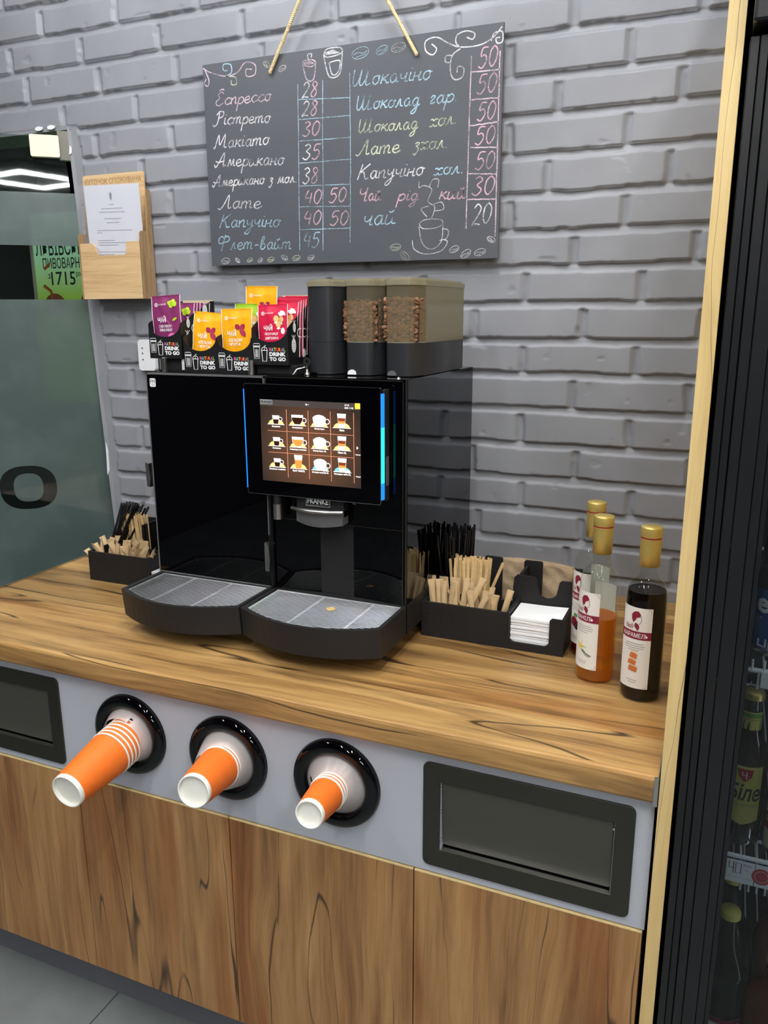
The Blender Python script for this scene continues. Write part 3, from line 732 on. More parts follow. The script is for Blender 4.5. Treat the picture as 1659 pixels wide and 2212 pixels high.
b = MB(); b.box(-1.152, -1.1435, 1.398, 1.425, 1.19, 1.24, 'black_matte', .002); b.add([(-1.162, 1.394, 1.188), (-1.155, 1.393, 1.186), (-1.152, 1.394, 1.205), (-1.155, 1.394, 1.238), (-1.164, 1.395, 1.24), (-1.162, 1.41, 1.188), (-1.155, 1.409, 1.186), (-1.152, 1.41, 1.205), (-1.155, 1.41, 1.238), (-1.164, 1.411, 1.24)],
    [(4, 3, 2, 1, 0), (5, 6, 7, 8, 9), (0, 1, 6, 5), (1, 2, 7, 6), (2, 3, 8, 7), (3, 4, 9, 8), (4, 0, 5, 9)], 'steel'); b.build('lock_lever', CU)
b = MB(); b.box(-1.139, -1.062, 1.43, 1.50, 1.435, 1.462, 'black_matte', .002); b.tube([(-1.128, 1.425, 1.44), (-1.128, 1.425, 1.478)], .0035, 'steel', 12); b.box(-1.113, -1.104, 1.41, 1.418, 1.435, 1.466, 'steel', .001)
b.box(-1.073, -1.064, 1.425, 1.44, 1.44, 1.463, 'white_plastic', .001)
b.build('top_latch', CU)
drip(CU, -1.143, -.853, (.33, .66))
# right unit
CM = thing('coffee_machine', (-.70, 1.6, .90), 'black glossy automatic coffee machine with lit touch screen', 'coffee machine')
b = MB(); b.box(-.849, -.5512, 1.402, 1.806, .935, 1.4345, 'black_plastic', .003)
b.build('body', CM)
for xx, yy in ((-.82, 1.76), (-.58, 1.76)):
    MB().lathe([(.018, .9005), (.020, .904), (.016, .936)], 'black_matte', 20, Matrix.Translation((xx, yy, 0))).build('foot', CM)
MB().box(-.8485, -.552, 1.395, 1.806, 1.4346, 1.4362, 'black_glass').build('glossy_top', CM)
b = MB(); b.box(-.5510, -.5492, 1.400, 1.807, .9965, 1.436, 'mirror_side'); b.build('side_panel', CM)
# front: upper door and curved brewing recess panel
b = MB(); b.box(-.8485, -.556, 1.3935, 1.3995, 1.150, 1.4325, 'black_glass'); b.build('upper_door', CM)
b = MB(); n = 24; vs = []; fs = []
for i in range(n+1):
    t = i/n; x = -.8485+t*(.2925); y = 1.3935+.010*math.sin(PI*t)**2*(1)-.0
    for z in (.9965, 1.148): vs.append((x, y, z))
for i in range(n): fs.append((2*i, 2*i+2, 2*i+3, 2*i+1))
b.add(vs, fs, 'black_glass', True); b.build('splash_panel', CM)
b = MB()
for q in ((-.5565, -.5545, 1.392, 1.4, .9965, 1.4345), (-.8495, -.848, 1.392, 1.4, .9965, 1.4345), (-.849, -.5545, 1.392, 1.4, 1.4325, 1.4345), (-.849, -.5545, 1.3925, 1.4, 1.1475, 1.1490), (-.552, -.5500, 1.394, 1.4, .9965, 1.436)): b.box(*q, 'dark_steel')
b.build('door_trim', CM)
# screen housing
SX0, SX1, SZ0, SZ1, SY = -.879, -.588, 1.2045, 1.4225, 1.36
b = MB(); b.box(SX0+.003, SX1-.003, SY+.003, 1.3935, SZ0+.004, SZ1-.004, 'black_gloss', .003); b.box(SX1-.004, SX1+.0038, SY+.0125, 1.3932, SZ0+.004, SZ1-.004, 'black_matte')  # matte black lip added behind the light strip to block its reflection
b.fill([rrect(SX0, SX1, SZ0, SZ1, .004)], .005, 'black_glass', front(SY+.0025)); SC = b.build('touch_screen', CM)
b = MB(); b.fill([rrect(SX0-.0012, SX1+.0012, SZ0-.0012, SZ1+.0012, .005), rrect(SX0+.0006, SX1-.0006, SZ0+.0006, SZ1-.0006, .004)], .006, 'chrome', front(SY+.003)); b.build('chrome_rim', SC)
M['led_blue'] = mat('blue_led', (20, 120, 255), .5, emit=1.3); M['led_cyan'] = mat('cyan_led', (40, 225, 215), .5, emit=1.3)
b = MB(); 
for z0, z1, k in ((1.213, 1.245, 'led_blue'), (1.245, 1.35, 'led_cyan'), (1.35, 1.412, 'led_blue')): b.box(SX1+.0002, SX1+.0034, SY+.001, SY+.012, z0, z1, k)
b.box(SX0-.0016, SX0-.0010, SY-.0012, SY+.006, 1.215, 1.412, 'led_blue')
b.box(SX0-.0010, SX0-.0004, SY-.0012, SY+.0, 1.215, 1.412, 'led_blue')
b.build('light_strip', SC)
def screen_mat():
    m, nt, p = newmat('screen_backdrop'); N = nt.nodes.new; L = nt.links.new
    tc = N('ShaderNodeTexCoord'); g = N('ShaderNodeTexGradient'); g.gradient_type = 'SPHERICAL'
    mp = N('ShaderNodeMapping'); mp.inputs['Location'].default_value = (-.03*8-.0, 0, .29*-8+.0)
    s = N('ShaderNodeVectorMath'); s.operation = 'SUBTRACT'; s.inputs[1].default_value = (-.036, 1.36-1.6, 1.30-.9); L(tc.outputs['Object'], s.inputs[0])
    sc = N('ShaderNodeVectorMath'); sc.operation = 'SCALE'; sc.inputs['Scale'].default_value = 8; L(s.outputs[0], sc.inputs[0]); L(sc.outputs[0], g.inputs[0])
    cr = N('ShaderNodeValToRGB'); cr.color_ramp.elements[0].color = srgb(66, 54, 48); cr.color_ramp.elements[1].color = srgb(134, 92, 66)
    L(g.outputs['Fac'], cr.inputs[0]); p.inputs['Base Color'].default_value = (0, 0, 0, 1); L(cr.outputs[0], p.inputs['Emission Color']); p.inputs['Emission Strength'].default_value = .9
    p.inputs['Roughness'].default_value = .05; return m
M['scr'] = screen_mat()
def em(k, c, e=1.): M[k] = mat(k, c, .3, emit=e)
em('s_white', (255, 255, 255), 1.6); em('s_line', (214, 140, 110), .8); em('s_coffee', (50, 24, 12), .6); em('s_amber', (206, 130, 60), 1.); em('s_glow', (250, 214, 120), 1.); em('s_blue', (120, 190, 220), .8); em('s_bar', (66, 58, 56), .6); em('s_gold', (240, 200, 60), 1.); em('s_logo', (120, 120, 120), .7); em('s_ink', (20, 20, 20), .3); em('s_brown', (120, 56, 26), .8); em('s_milk', (232, 234, 240), 1.2)
AX0, AX1, AZ0, AZ1 = -.8435, -.628, 1.2325, 1.3935
b = MB(); F = front(SY-.0003); b.fill([[(AX0, AZ0), (AX1, AZ0), (AX1, AZ1), (AX0, AZ1)]], 0, 'scr', F); DSP = b.build('display', SC, loc=(-.70, 1.6, .9))
b = MB(); W_ = AX1-AX0; H_ = AZ1-AZ0
def U(u): return AX0+W_*u
def V(v): return AZ1-H_*v
b.fill([[(U(0), V(.075)), (U(1), V(.075)), (U(1), V(0)), (U(0), V(0))]], 0, 's_bar', F @ Matrix.Translation((0, 0, .0001)))
F2 = F @ Matrix.Translation((0, 0, .0002)); F3 = F @ Matrix.Translation((0, 0, .0003)); F4 = F @ Matrix.Translation((0, 0, .0004)); F5 = F @ Matrix.Translation((0, 0, .0005))
b.fill([[(U(0), V(.058)), (U(.13), V(.058)), (U(.13), V(0)), (U(0), V(0))]], 0, 's_logo', F2); b.text('FRANKE', U(.005), V(.046), 's_ink', F3, h=.0052, w=W_*.118, bold=.02)
b.fill([circ(U(.475), V(.04), .0016, n=10)], 0, 's_white', F3); b.fill([circ(U(.495), V(.04), .0008, n=8)], 0, 's_white', F3)
b.text('21:23', U(.85), V(.035), 's_white', F3, h=.003); b.text('2023 11 02', U(.85), V(.068), 's_white', F3, h=.003, w=.018)
b.fill([[(U(.95), V(.065)), (U(.998), V(.065)), (U(.998), V(0)), (U(.95), V(0))]], 0, 's_gold', F2)
cx = [.16, .38, .60, .82]; cy = [.25, .515, .775]
for x in (.27, .49, .71, .935): b.fill([[(U(x)-.0005, V(.94)), (U(x)+.0005, V(.94)), (U(x)+.0005, V(.11)), (U(x)-.0005, V(.11))]], 0, 's_line', F2)
for y in (.375, .64): b.fill([[(U(.07), V(y)-.0004), (U(.93), V(y)-.0004), (U(.93), V(y)+.0004), (U(.07), V(y)+.0004)]], 0, 's_line', F2)
names = [['Еспресо', 'Американо', 'Капучіно', 'Лате'], ['Еспресо', 'Американо з молоком', 'Капучіно XL', 'Лате XL'], ['Еспресо макіато', 'FLAT WHITE', 'Холодне капучіно XL', 'Холодне лате XL']]
for r in range(3):
    for c in range(4):
        x, y = U(cx[c]), V(cy[r]); gl = 's_blue' if (r == 2 and c > 1) else 's_glow'
        b.fill([circ(x, y-.007, .017, .010, 20, 0, 180)], 0, gl, F2)
        b.fill([[(x-.019, y-.0078), (x+.019, y-.0078), (x+.019, y-.007), (x-.019, y-.007)]], 0, 's_white', F3)
        def cupshape(w0, w1, h, k, yb, lv=F4): b.fill([[(x-w0, yb), (x+w0, yb), (x+w1, yb+h), (x-w1, yb+h)]], 0, k, lv)
        if c == 0:
            cupshape(.0055, .008, .017, 's_milk', y-.007); cupshape(.005, .0068, .009, 's_coffee', y-.0065, F5); b.stroke(circ(x+.010, y+.003, .004, n=12), .0012, 's_milk', F4, closed=True)
        elif c == 1 and r < 2:
            b.fill([[(x-.006, y-.006), (x+.006, y-.006), (x+.012, y+.003), (x+.013, y+.013), (x-.013, y+.013), (x-.012, y+.003)]], 0, 's_milk', F4)
            b.fill([[(x-.006, y-.005), (x+.006, y-.005), (x+.0115, y+.003), (x+.012, y+.008), (x-.012, y+.008), (x-.0115, y+.003)]], 0, 's_coffee' if r == 0 else 's_amber', F5)
            b.stroke(circ(x+.015, y+.003, .0045, n=12), .0013, 's_milk', F4, closed=True)
        elif c == 2:
            b.fill([[(x-.007, y-.007), (x+.007, y-.007), (x+.013, y+.002), (x+.014, y+.010), (x+.008, y+.014), (x, y+.0155), (x-.008, y+.014), (x-.014, y+.010), (x-.013, y+.002)]], 0, 's_milk', F4)
            b.stroke(circ(x+.017, y+.003, .0048, n=12), .0014, 's_milk', F4, closed=True)
        else:
            cupshape(.0062, .0092, .027, 's_milk', y-.0075)
            if c == 3: cupshape(.0072, .0080, .006, 's_brown', y+.0055, F5); cupshape(.0068, .0073, .005, 's_amber', y+.0006, F5)
            else: cupshape(.0062, .0082, .017, 's_amber', y-.007, F5)
        if r == 2 and c > 1: b.fill([circ(x+.008, y-.006, .003, n=8)], 0, 's_white', F5); b.fill([circ(x+.014, y-.006, .003, n=8)], 0, 's_white', F5)
        b.text(names[r][c], x, y-.0135, 's_white', F3, h=.0036, w=min(.036, .0026*len(names[r][c])), al='c', bold=.015)
b.fill([[(U(.962), V(.54)), (U(.977), V(.52)), (U(.962), V(.50))]], 0, 's_white', F3)
b.text('Гарячий', U(.95), V(.61), 's_white', F3, h=.003, w=.010); b.text('Холодний', U(.95), V(.87), 's_white', F3, h=.003, w=.010)
b.build('menu_icons', DSP, loc=(-.70, 1.6, .9))
# spout, badge, levers
b = MB(); b.box(-.776, -.672, 1.372, 1.3945, 1.166, 1.206, 'black_plastic', .002)
n = 16; vs = []
for i in range(n+1):
    t = i/n; x = -.774+.102*t; y = 1.366-.014*math.sin(PI*t)
    for z, dy in ((1.152-.004*math.sin(PI*t), .004), (1.180, 0)): vs.append((x, y+dy, z))
b.add(vs, [(2*i, 2*i+2, 2*i+3, 2*i+1) for i in range(n)], 'grey_plastic', True)
b.box(-.774, -.672, 1.3675, 1.393, 1.153, 1.18, 'grey_plastic')
sp_ = b.build('coffee_spout', CM)
b = MB(); b.tube([(-.781+.112*i/12, 1.362-.016*math.sin(PI*i/12), 1.181) for i in range(13)], .0035, 'steel', 10); b.build('spout_bar', sp_)
b = MB(); F = front(1.3705); b.fill([rrect(-.7535, -.6995, 1.1855, 1.208, .001), rrect(-.7510, -.702, 1.188, 1.206, .0005)], .002, 'silver_paint', F); b.fill([[(-.751, 1.188), (-.702, 1.188), (-.702, 1.206), (-.751, 1.206)]], .001, 'black_gloss', F)
b.text('FRANKE', -.7495, 1.1915, 'white_print', F, h=.011, w=.046, bold=.03, off=.0011); b.build('badge', CM)
b = MB(); b.tube([(-.818, 1.37, 1.235), (-.818, 1.37, 1.182)], .008, 'black_matte', 16); b.build('hot_water_nozzle', CM)
nz = CM.children[-1]
b = MB(); b.tube([(-.818, 1.37, 1.184), (-.818, 1.37, 1.153)], .0092, 'steel', 24); b.build('steel_collar', nz)
b = MB(); b.tube([(-.844, 1.388, 1.15), (-.844, 1.388, 1.000)], .0022, 'black_gloss', 8); b.tube([(-.852, 1.388, 1.11), (-.852, 1.388, 1.000)], .0018, 'black_gloss', 8); b.build('milk_hose', CM)
b = MB(); b.fill([[(-.860, 1.095), (-.855, 1.096), (-.850, 1.088), (-.848, 1.06), (-.850, 1.035), (-.852, 1.033), (-.858, 1.033)]], .008, 'steel', front(1.385)); b.fill([[(-.8595, 1.093), (-.857, 1.093), (-.857, 1.035), (-.8595, 1.035)]], .0085, 'chrome', front(1.385)); b.build('door_lever', CU)
b = MB(); b.box(-.5915, -.5835, 1.378, 1.392, 1.237, 1.293, 'grey_plastic', .001); b.build('side_latch', CM)
b = MB(); b.lathe([(.0001, .004), (.003, .003), (.004, 0)], 'chrome', 12, Matrix.Translation((-.572, 1.41, 1.4362))); b.box(-.842, -.838, 1.398, 1.402, 1.426, 1.4365, 'chrome'); b.build('top_screw', CM)
dtr = drip(CM, -.849, -.5492, (.4, .77))
b = MB(); b.lathe([(.0085, 0), (.0092, .0006), (.0092, .0014), (.0085, .002)], 'gold', 24, Matrix.Translation((-.681, 1.327, .993)), caps=(True, True)); o = b.build('token', loc=(-.681, 1.327, .993))
M['beige_disc'] = mat('beige_disc', (200, 172, 112), .5, var=.1); o.data.materials[0] = M['beige_disc']
tag(o, 'round beige token lying on the right wire drip grate', 'token')
# hoppers
def hop_outline(x0, x1, yf=1.455, yb=1.742, r=.022):
    o = []; n = 10
    w2 = (x1-x0)/2; c = (x0+x1)/2
    for i in range(13):
        t = -1+2*i/12; o.append((c+t*(w2-.006), yf+.012*t*t+(.020 if abs(t) > .99 else (.006 if abs(t) > .8 else 0))))
    o = [(x0, yf+.042)]+o+[(x1, yf+.042)]
    o += [(x1, yb-.008), (x1-.008, yb), (x0+.008, yb), (x0, yb-.008)]
    return o
def shell(b, ol, z0, z1, k, smooth=True, only=None):
    n = len(ol); vs = [(x, y, z0) for x, y in ol]+[(x, y, z1) for x, y in ol]
    fs = [(i, (i+1) % n, n+(i+1) % n, n+i) for i in range(n) if only is None or i in only]
    b.add(vs, fs, k, smooth)
HX = [(-.803, -.721), (-.718, -.636), (-.633, -.551)]
for i, (x0, x1) in enumerate(HX):
    b = MB(); ol = hop_outline(x0, x1); ins = hop_outline(x0+.0018, x1-.0018, 1.457, 1.740)
    ztop = 1.607 if i == 0 else 1.501
    b.prism(ol, 1.4375, 1.500, 'hopper_black')
    if i == 0: b.prism(ol, 1.5006, 1.607, 'hopper_black')
    b.prism(ins, 1.4995, 1.5012, 'hopper_black')
    hp = b.build('hopper_base', CM)
    for p in hp.data.polygons:
        p.use_smooth = abs(p.normal.z) < .5
    b = MB()
    if i == 1 or i == 2:
        fr = list(range(0, 14)) if i == 1 else list(range(0, 14)); n = len(ol)
        shell(b, ol, 1.502, 1.609, 'hopper_clear', True, [q for q in range(n) if q < 14])
        shell(b, ol, 1.502, 1.609, 'hopper_side', False, [q for q in range(n) if q >= 14])
        b.prism(ol, 1.5000, 1.5022, 'hopper_side')
        b.build('clear_bin', hp)
    b = MB(); lo = hop_outline(x0-.0012, x1+.0012, 1.453, 1.744); b.prism(lo, 1.607, 1.6165, 'hopper_side', smooth=False); b.prism(hop_outline(x0+.004, x1-.004, 1.460, 1.738), 1.6166, 1.6205, 'hopper_side'); b.build('lid', hp)
    b = MB(); c = (x0+x1)/2-.012
    if i: b.fill([[(c-.009, 1.4385), (c+.009, 1.4385)]+circ(c, 1.4405, .009, .0075, 12, 0, 180)], .002, 'white_print' if i == 1 else 'silver_paint', front(1.4545))
    else: b.fill([rrect(c-.011, c+.008, 1.4385, 1.4405, .0005)], .001, 'black_gloss', front(1.4545))
    b.build('slider_tab', hp)
# coffee beans
def bean_mesh():
    vs = []; fs = []; nu, nv = 10, 8
    for i in range(nv+1):
        ph = PI*i/nv
        for j in range(nu):
            th = 2*PI*j/nu; x = math.cos(ph)*.0056; y = math.sin(ph)*math.cos(th)*.0040; z = math.sin(ph)*math.sin(th)*.0030
            if z > 0: z *= .75
            if z > .0012 and abs(y) < .0013: z -= .0011
            vs.append((x, y, z))
    for i in range(nv):
        for j in range(nu): fs.append((i*nu+j, i*nu+(j+1) % nu, (i+1)*nu+(j+1) % nu, (i+1)*nu+j))
    return vs, fs
BV, BF = bean_mesh()
def beans(x0, x1, label, yb, ztop):
    b = MB(); rnd = random.Random(int(x0*1000))
    b.box(x0+.008, x1-.008, 1.473, yb-.008, 1.5015, ztop-.008, 'bean_dark')
    def put(x, y, z, tilt):
        R_ = Matrix.Rotation(rnd.uniform(0, PI), 4, Vector(tilt)) @ Vector(tilt).to_track_quat('Z', 'Y').to_matrix().to_4x4()
        J = Matrix.Rotation(rnd.gauss(0, .45), 4, 'X') @ Matrix.Rotation(rnd.gauss(0, .45), 4, 'Y')
        s = rnd.uniform(.85, 1.12); b.add(BV, BF, 'bean', True, Matrix.Translation((x, y, z)) @ J @ R_ @ Matrix.Scale(s, 4))
    z = 1.506
    w_ = x1-x0
    while z < ztop:
        x = x0+.009
        while x < x1-.009:
            t = (x-(x0+x1)/2)/(w_/2); put(x+rnd.gauss(0, .0010), 1.4640+.012*t*t+(.012 if abs(t) > .8 else 0)+rnd.gauss(0, .0008), z+rnd.gauss(0, .0012), (0, -1, 0)); x += .0079
        y = 1.49
        while y < yb: put(x1-.0068, y+rnd.gauss(0, .001), z+rnd.gauss(0, .001), (1, 0, 0)); y += .0082
        z += .0062
    for q in range(160): put(rnd.uniform(x0+.008, x1-.008), rnd.uniform(1.472, yb), ztop-.004+rnd.gauss(0, .002), (0, 0, 1))
    return tag(b.build('coffee_beans', loc=((x0+x1)/2, 1.5, 1.5)), label, 'coffee beans', kind='stuff')
beans(HX[1][0], HX[1][1], 'roasted coffee beans filling the middle clear hopper', 1.70, 1.580)
beans(HX[2][0], HX[2][1], 'roasted coffee beans in the front of the right clear hopper', 1.535, 1.584)
# ================================================================== MENU BOARD
YB = 1.865
M['board'] = mat('chalkboard', (82, 85, 91), .42, spec=.5, var=.07, vscale=9)
def chalk(k, c):
    m, nt, p = newmat(k); N = nt.nodes.new; L = nt.links.new
    tc = N('ShaderNodeTexCoord'); n = N('ShaderNodeTexNoise'); n.inputs['Scale'].default_value = 420; n.inputs['Detail'].default_value = 3; L(tc.outputs['Object'], n.inputs['Vector'])
    n2 = N('ShaderNodeTexNoise'); n2.inputs['Scale'].default_value = 25; n2.inputs['Detail'].default_value = 2; L(tc.outputs['Object'], n2.inputs['Vector'])
    ad = N('ShaderNodeMath'); ad.operation = 'ADD'; L(n.outputs['Fac'], ad.inputs[0]); L(n2.outputs['Fac'], ad.inputs[1])
    mr = N('ShaderNodeMapRange'); mr.inputs[1].default_value = .80; mr.inputs[2].default_value = 1.16; mr.inputs[3].default_value = .16; mr.inputs[4].default_value = 1; L(ad.outputs[0], mr.inputs[0])
    mx = N('ShaderNodeMix'); mx.data_type = 'RGBA'; L(mr.outputs[0], mx.inputs[0]); mx.inputs[6].default_value = srgb(86, 89, 95); mx.inputs[7].default_value = srgb(*c)
    L(mx.outputs[2], p.inputs['Base Color']); p.inputs['Roughness'].default_value = .9; M[k] = m
chalk('c_w', (226, 224, 228)); chalk('c_p', (222, 196, 208)); chalk('c_b', (172, 206, 224)); chalk('c_g', (206, 212, 182)); chalk('c_r', (216, 174, 188))
G = {  # handwritten letters as pen strokes on an x-height of 1
 'с': (.75, [[(.7, .82), (.4, 1), (.05, .5), (.35, 0), (.8, .25)]]), 'п': (.75, [[(.0, 1), (.05, 0)], [(.05, .6), (.35, 1), (.52, .85), (.52, .1), (.75, .1)]]),
 'р': (.75, [[(.1, 1), (0, -1.05)], [(.06, .6), (.38, 1), (.66, .7), (.6, .2), (.3, 0), (.05, .2)]]), 'е': (.75, [[(.05, .42), (.55, .6), (.42, .98), (.12, .8), (.05, .3), (.35, 0), (.78, .25)]]),
 'о': (.75, [[(.45, .98), (.12, .85), (.05, .35), (.3, 0), (.58, .3), (.55, .8), (.4, 1), (.75, .8)]]), 'і': (.35, [[(.1, 1), (.08, .15), (.35, .1)], [(.14, 1.4), (.17, 1.45)]]),
 'т': (1.1, [[(.0, 1), (.02, 0)], [(.02, .6), (.25, 1), (.42, .85), (.42, 0)], [(.42, .6), (.65, 1), (.82, .85), (.82, .1), (1.05, .1)]]),
 'м': (1.0, [[(0, .05), (.12, .1), (.28, 1), (.48, .1), (.72, 1), (.8, .1), (.98, .1)]]), 'а': (.8, [[(.55, .85), (.3, 1), (.05, .5), (.25, 0), (.5, .25), (.6, 1), (.6, .12), (.82, .1)]]),
 'к': (.7, [[(.08, 1.05), (0, 0)], [(.58, 1), (.1, .5), (.35, .42), (.52, .05), (.72, .1)]]), 'и': (.85, [[(.05, 1), (.02, .2), (.2, 0), (.45, .3), (.52, 1), (.52, .15), (.8, .1)]]),
 'н': (.75, [[(.05, 1), (0, 0)], [(.02, .5), (.5, .55)], [(.55, 1), (.5, .1), (.75, .1)]]), 'у': (.75, [[(.05, 1), (.08, .5), (.3, .35), (.55, .7)], [(.6, 1), (.5, -.5), (.2, -1), (.0, -.75), (.75, .2)]]),
 'ч': (.75, [[(.05, 1), (.08, .55), (.3, .4), (.52, .7)], [(.57, 1), (.52, .1), (.75, .1)]]), 'в': (.75, [[(.1, .3), (.3, 1.2), (.35, 1.75), (.15, 1.7), (.04, .4), (.3, 0), (.58, .35), (.42, .8), (.15, .75)]]),
 'л': (.75, [[(-.05, .02), (.12, .1), (.35, 1), (.5, .15), (.72, .1)]]), 'й': (.85, [[(.05, 1), (.02, .2), (.2, 0), (.45, .3), (.52, 1), (.52, .15), (.8, .1)], [(.15, 1.4), (.3, 1.25), (.5, 1.45)]]),
 'г': (.5, [[(.0, .7), (.15, 1), (.38, .85), (.1, .3), (.15, .02), (.45, .15)]]), 'д': (.8, [[(.55, .85), (.3, 1), (.05, .5), (.25, 0), (.5, .25), (.6, 1), (.52, -.6), (.25, -1), (.08, -.75), (.8, .15)]]),
 'х': (.8, [[(.02, .9), (.25, .95), (.38, .5), (.25, .05), (0, .1)], [(.75, .92), (.5, .95), (.38, .5), (.5, .05), (.8, .12)]]), 'з': (.6, [[(.08, .85), (.35, 1), (.5, .75), (.22, .5), (.5, .2), (.25, -.6), (.03, -.4)]]),
 '-': (.7, [[(.1, .55), (.55, .6)]]), '.': (.35, [[(.08, .05), (.14, .08)]]), ' ': (.6, []),
 'Е': (1.1, [[(.9, 1.7), (.6, 1.95), (.25, 1.6), (.5, 1.1), (.15, .7), (.15, .2), (.55, -.05), (1., .3)], [(.3, 2.1), (.6, 2.4), (.9, 2.2)]]), 'Р': (1.1, [[(.45, 1.9), (.3, .2), (-.1, -.2), (-.25, .1)], [(.1, 1.5), (.45, 2), (.95, 1.85), (.9, 1.2), (.42, 1.)]]),
 'М': (1.6, [[(-.1, .2), (.1, 0), (.4, 1.9), (.65, .4), (1.15, 1.9), (1.2, .15), (1.5, .1)]]), 'А': (1.3, [[(-.2, .3), (0, -.1), (.3, .5), (.85, 1.95), (.9, .1), (1.2, .15)], [(-.1, .8), (.3, .6), (.95, .8)]]),
 'Л': (1.2, [[(-.15, .1), (.1, -.05), (.4, .6), (.75, 1.9), (.85, .15), (1.15, .15)]]), 'К': (1.25, [[(.35, 1.9), (.1, -.05)], [(1.1, 1.9), (.3, .95), (.6, .9), (.85, .05), (1.15, .1)]]),
 'Ф': (1.5, [[(.75, 2), (.5, -.3)], [(.65, 1.5), (.3, 1.8), (.0, 1.4), (.15, .8), (.6, .9), (1.2, 1.1), (1.25, 1.6), (.9, 1.8), (.65, 1.4)]]),
 'Ш': (1.8, [[(.05, 1.9), (.1, .4), (.35, .0), (.6, .6), (.75, 1.9), (.7, .4), (.9, 0), (1.2, .6), (1.35, 1.9), (1.3, .1), (1.7, .1)]]), 'Ч': (1.2, [[(.1, 1.9), (.1, 1.2), (.45, 1), (.85, 1.3)], [(.95, 1.9), (.8, .1), (1.1, .1)]]),
 '0': (1, [[(.5, 2), (.15, 1.5), (.15, .5), (.5, 0), (.85, .6), (.85, 1.5), (.45, 2)]]), '2': (1, [[(.1, 1.6), (.4, 2), (.8, 1.6), (.6, .9), (.1, 0), (.4, .1), (.9, 0)]]),
 '3': (1, [[(.15, 1.8), (.5, 2), (.8, 1.6), (.4, 1.1), (.85, .6), (.5, 0), (.05, .25)]]), '4': (1, [[(.35, 1.9), (.1, .9), (.85, .85)], [(.75, 1.5), (.7, 0)]]),
 '5': (1, [[(.85, 1.95), (.3, 1.9), (.2, 1.15), (.6, 1.25), (.85, .7), (.5, 0), (.05, .2)]]), '8': (1, [[(.75, 1.7), (.4, 2), (.2, 1.6), (.75, .8), (.7, .2), (.35, 0), (.15, .5), (.7, 1.4), (.75, 1.75)]]),
}
def pen(b, txt, x0, z0, x1, z1, xh, cols, wd=.0028):
    T = front(YB-.0008, -1.3, 0)
    W0 = sum(G[c][0]+.06 for c in txt); sx = (x1-x0)/W0; sl = (z1-z0)/(x1-x0); x = x0; n = 0
    dig = txt[0].isdigit(); hs = xh/(1. if not dig else 1.)
    rnd = random.Random(txt+str(z0))
    for c in txt:
        w_, st = G[c]; k = 'c_'+cols[min(n, len(cols)-1)]; n += 1
        jy = rnd.uniform(-.04, .04)
        for s_ in st:
            pts = [(x+(px+.16*py)*sx, z0+(x-x0)*sl+(py+jy)*hs) for px, py in s_]
            q = [(p.x, p.y) for p in cat([(a, b_, 0) for a, b_ in pts], 5)]
            b.stroke(q, wd, k, T); b.stroke([(u+.0006, v+.0005) for u, v in q], wd*.6, k, T, off=.0001)
        x += (w_+.06)*sx
TXT = [("Еспрессо",0.046,2.061,0.209,2.058,0.015,"p"),("Рістрето",0.043,2.017,0.205,2.009,0.015,"w"),("Макіато",0.037,1.963,0.200,1.960,0.016,"w"),("Американо",0.040,1.919,0.240,1.911,0.016,"w"),("Американо з мол.",0.030,1.873,0.276,1.868,0.0135,"w"),("Лате",0.044,1.818,0.171,1.813,0.017,"w"),("Капучіно",0.040,1.772,0.223,1.767,0.017,"b"),("Флет-вайт",0.033,1.719,0.254,1.712,0.017,"b"),
("Шокачіно",0.424,2.067,0.622,2.063,0.018,"b"),("Шоколад",0.434,2.016,0.595,2.012,0.016,"b"),("гар.",0.618,2.012,0.687,2.012,0.016,"b"),("Шоколад",0.439,1.966,0.591,1.964,0.015,"g"),("хол.",0.617,1.965,0.686,1.966,0.016,"g"),("Лате",0.437,1.918,0.547,1.916,0.017,"g"),("зхол.",0.579,1.918,0.666,1.918,0.016,"g"),("Капучіно",0.435,1.864,0.606,1.864,0.017,"w"),("хол.",0.629,1.862,0.704,1.862,0.015,"b"),("Чай",0.439,1.816,0.500,1.815,0.015,"r"),("рід",0.540,1.812,0.594,1.811,0.014,"r"),("кий",0.644,1.809,0.708,1.808,0.016,"r"),("чай",0.450,1.760,0.538,1.761,0.021,"b"),
("28",0.292,2.056,0.336,2.056,0.0165,"wr"),("28",0.290,2.016,0.335,2.014,0.016,"wr"),("30",0.290,1.970,0.339,1.970,0.016,"r"),("35",0.289,1.918,0.339,1.918,0.017,"wr"),("38",0.287,1.864,0.333,1.862,0.018,"wr"),("40",0.291,1.817,0.340,1.816,0.0165,"r"),("50",0.358,1.816,0.407,1.817,0.0165,"r"),("40",0.287,1.769,0.338,1.767,0.0165,"r"),("50",0.360,1.764,0.412,1.764,0.0165,"r"),("45",0.285,1.715,0.332,1.714,0.018,"b"),
("50",0.728,2.073,0.772,2.075,0.0205,"r"),("50",0.726,2.021,0.772,2.024,0.0195,"r"),("50",0.728,1.967,0.771,1.969,0.0185,"r"),("50",0.724,1.919,0.771,1.920,0.0185,"r"),("50",0.726,1.867,0.772,1.867,0.0185,"r"),("30",0.719,1.813,0.773,1.814,0.0195,"r"),("20",0.721,1.751,0.768,1.753,0.022,"w")]
board = MB()
rect = [(-1.2865, 1.6785), (-.5145, 1.6765), (-.5155, 2.157), (-1.2845, 2.157)]
board.fill([rect, circ(-1.090, 2.119, .004, n=12), circ(-.711, 2.116, .004, n=12)], .006, 'board', front(YB+.003), .0004)
BO = tag(board.build('menu_board', loc=(-.9, YB, 1.9)), 'grey chalkboard with handwritten coffee prices hanging on rope on the brick wall', 'menu board')
b = MB()
for t in TXT: pen(b, *t[:6], t[6])
b.build('chalk_lettering', BO)
b = MB(); FB = front(YB-.0008, -1.3, 0)
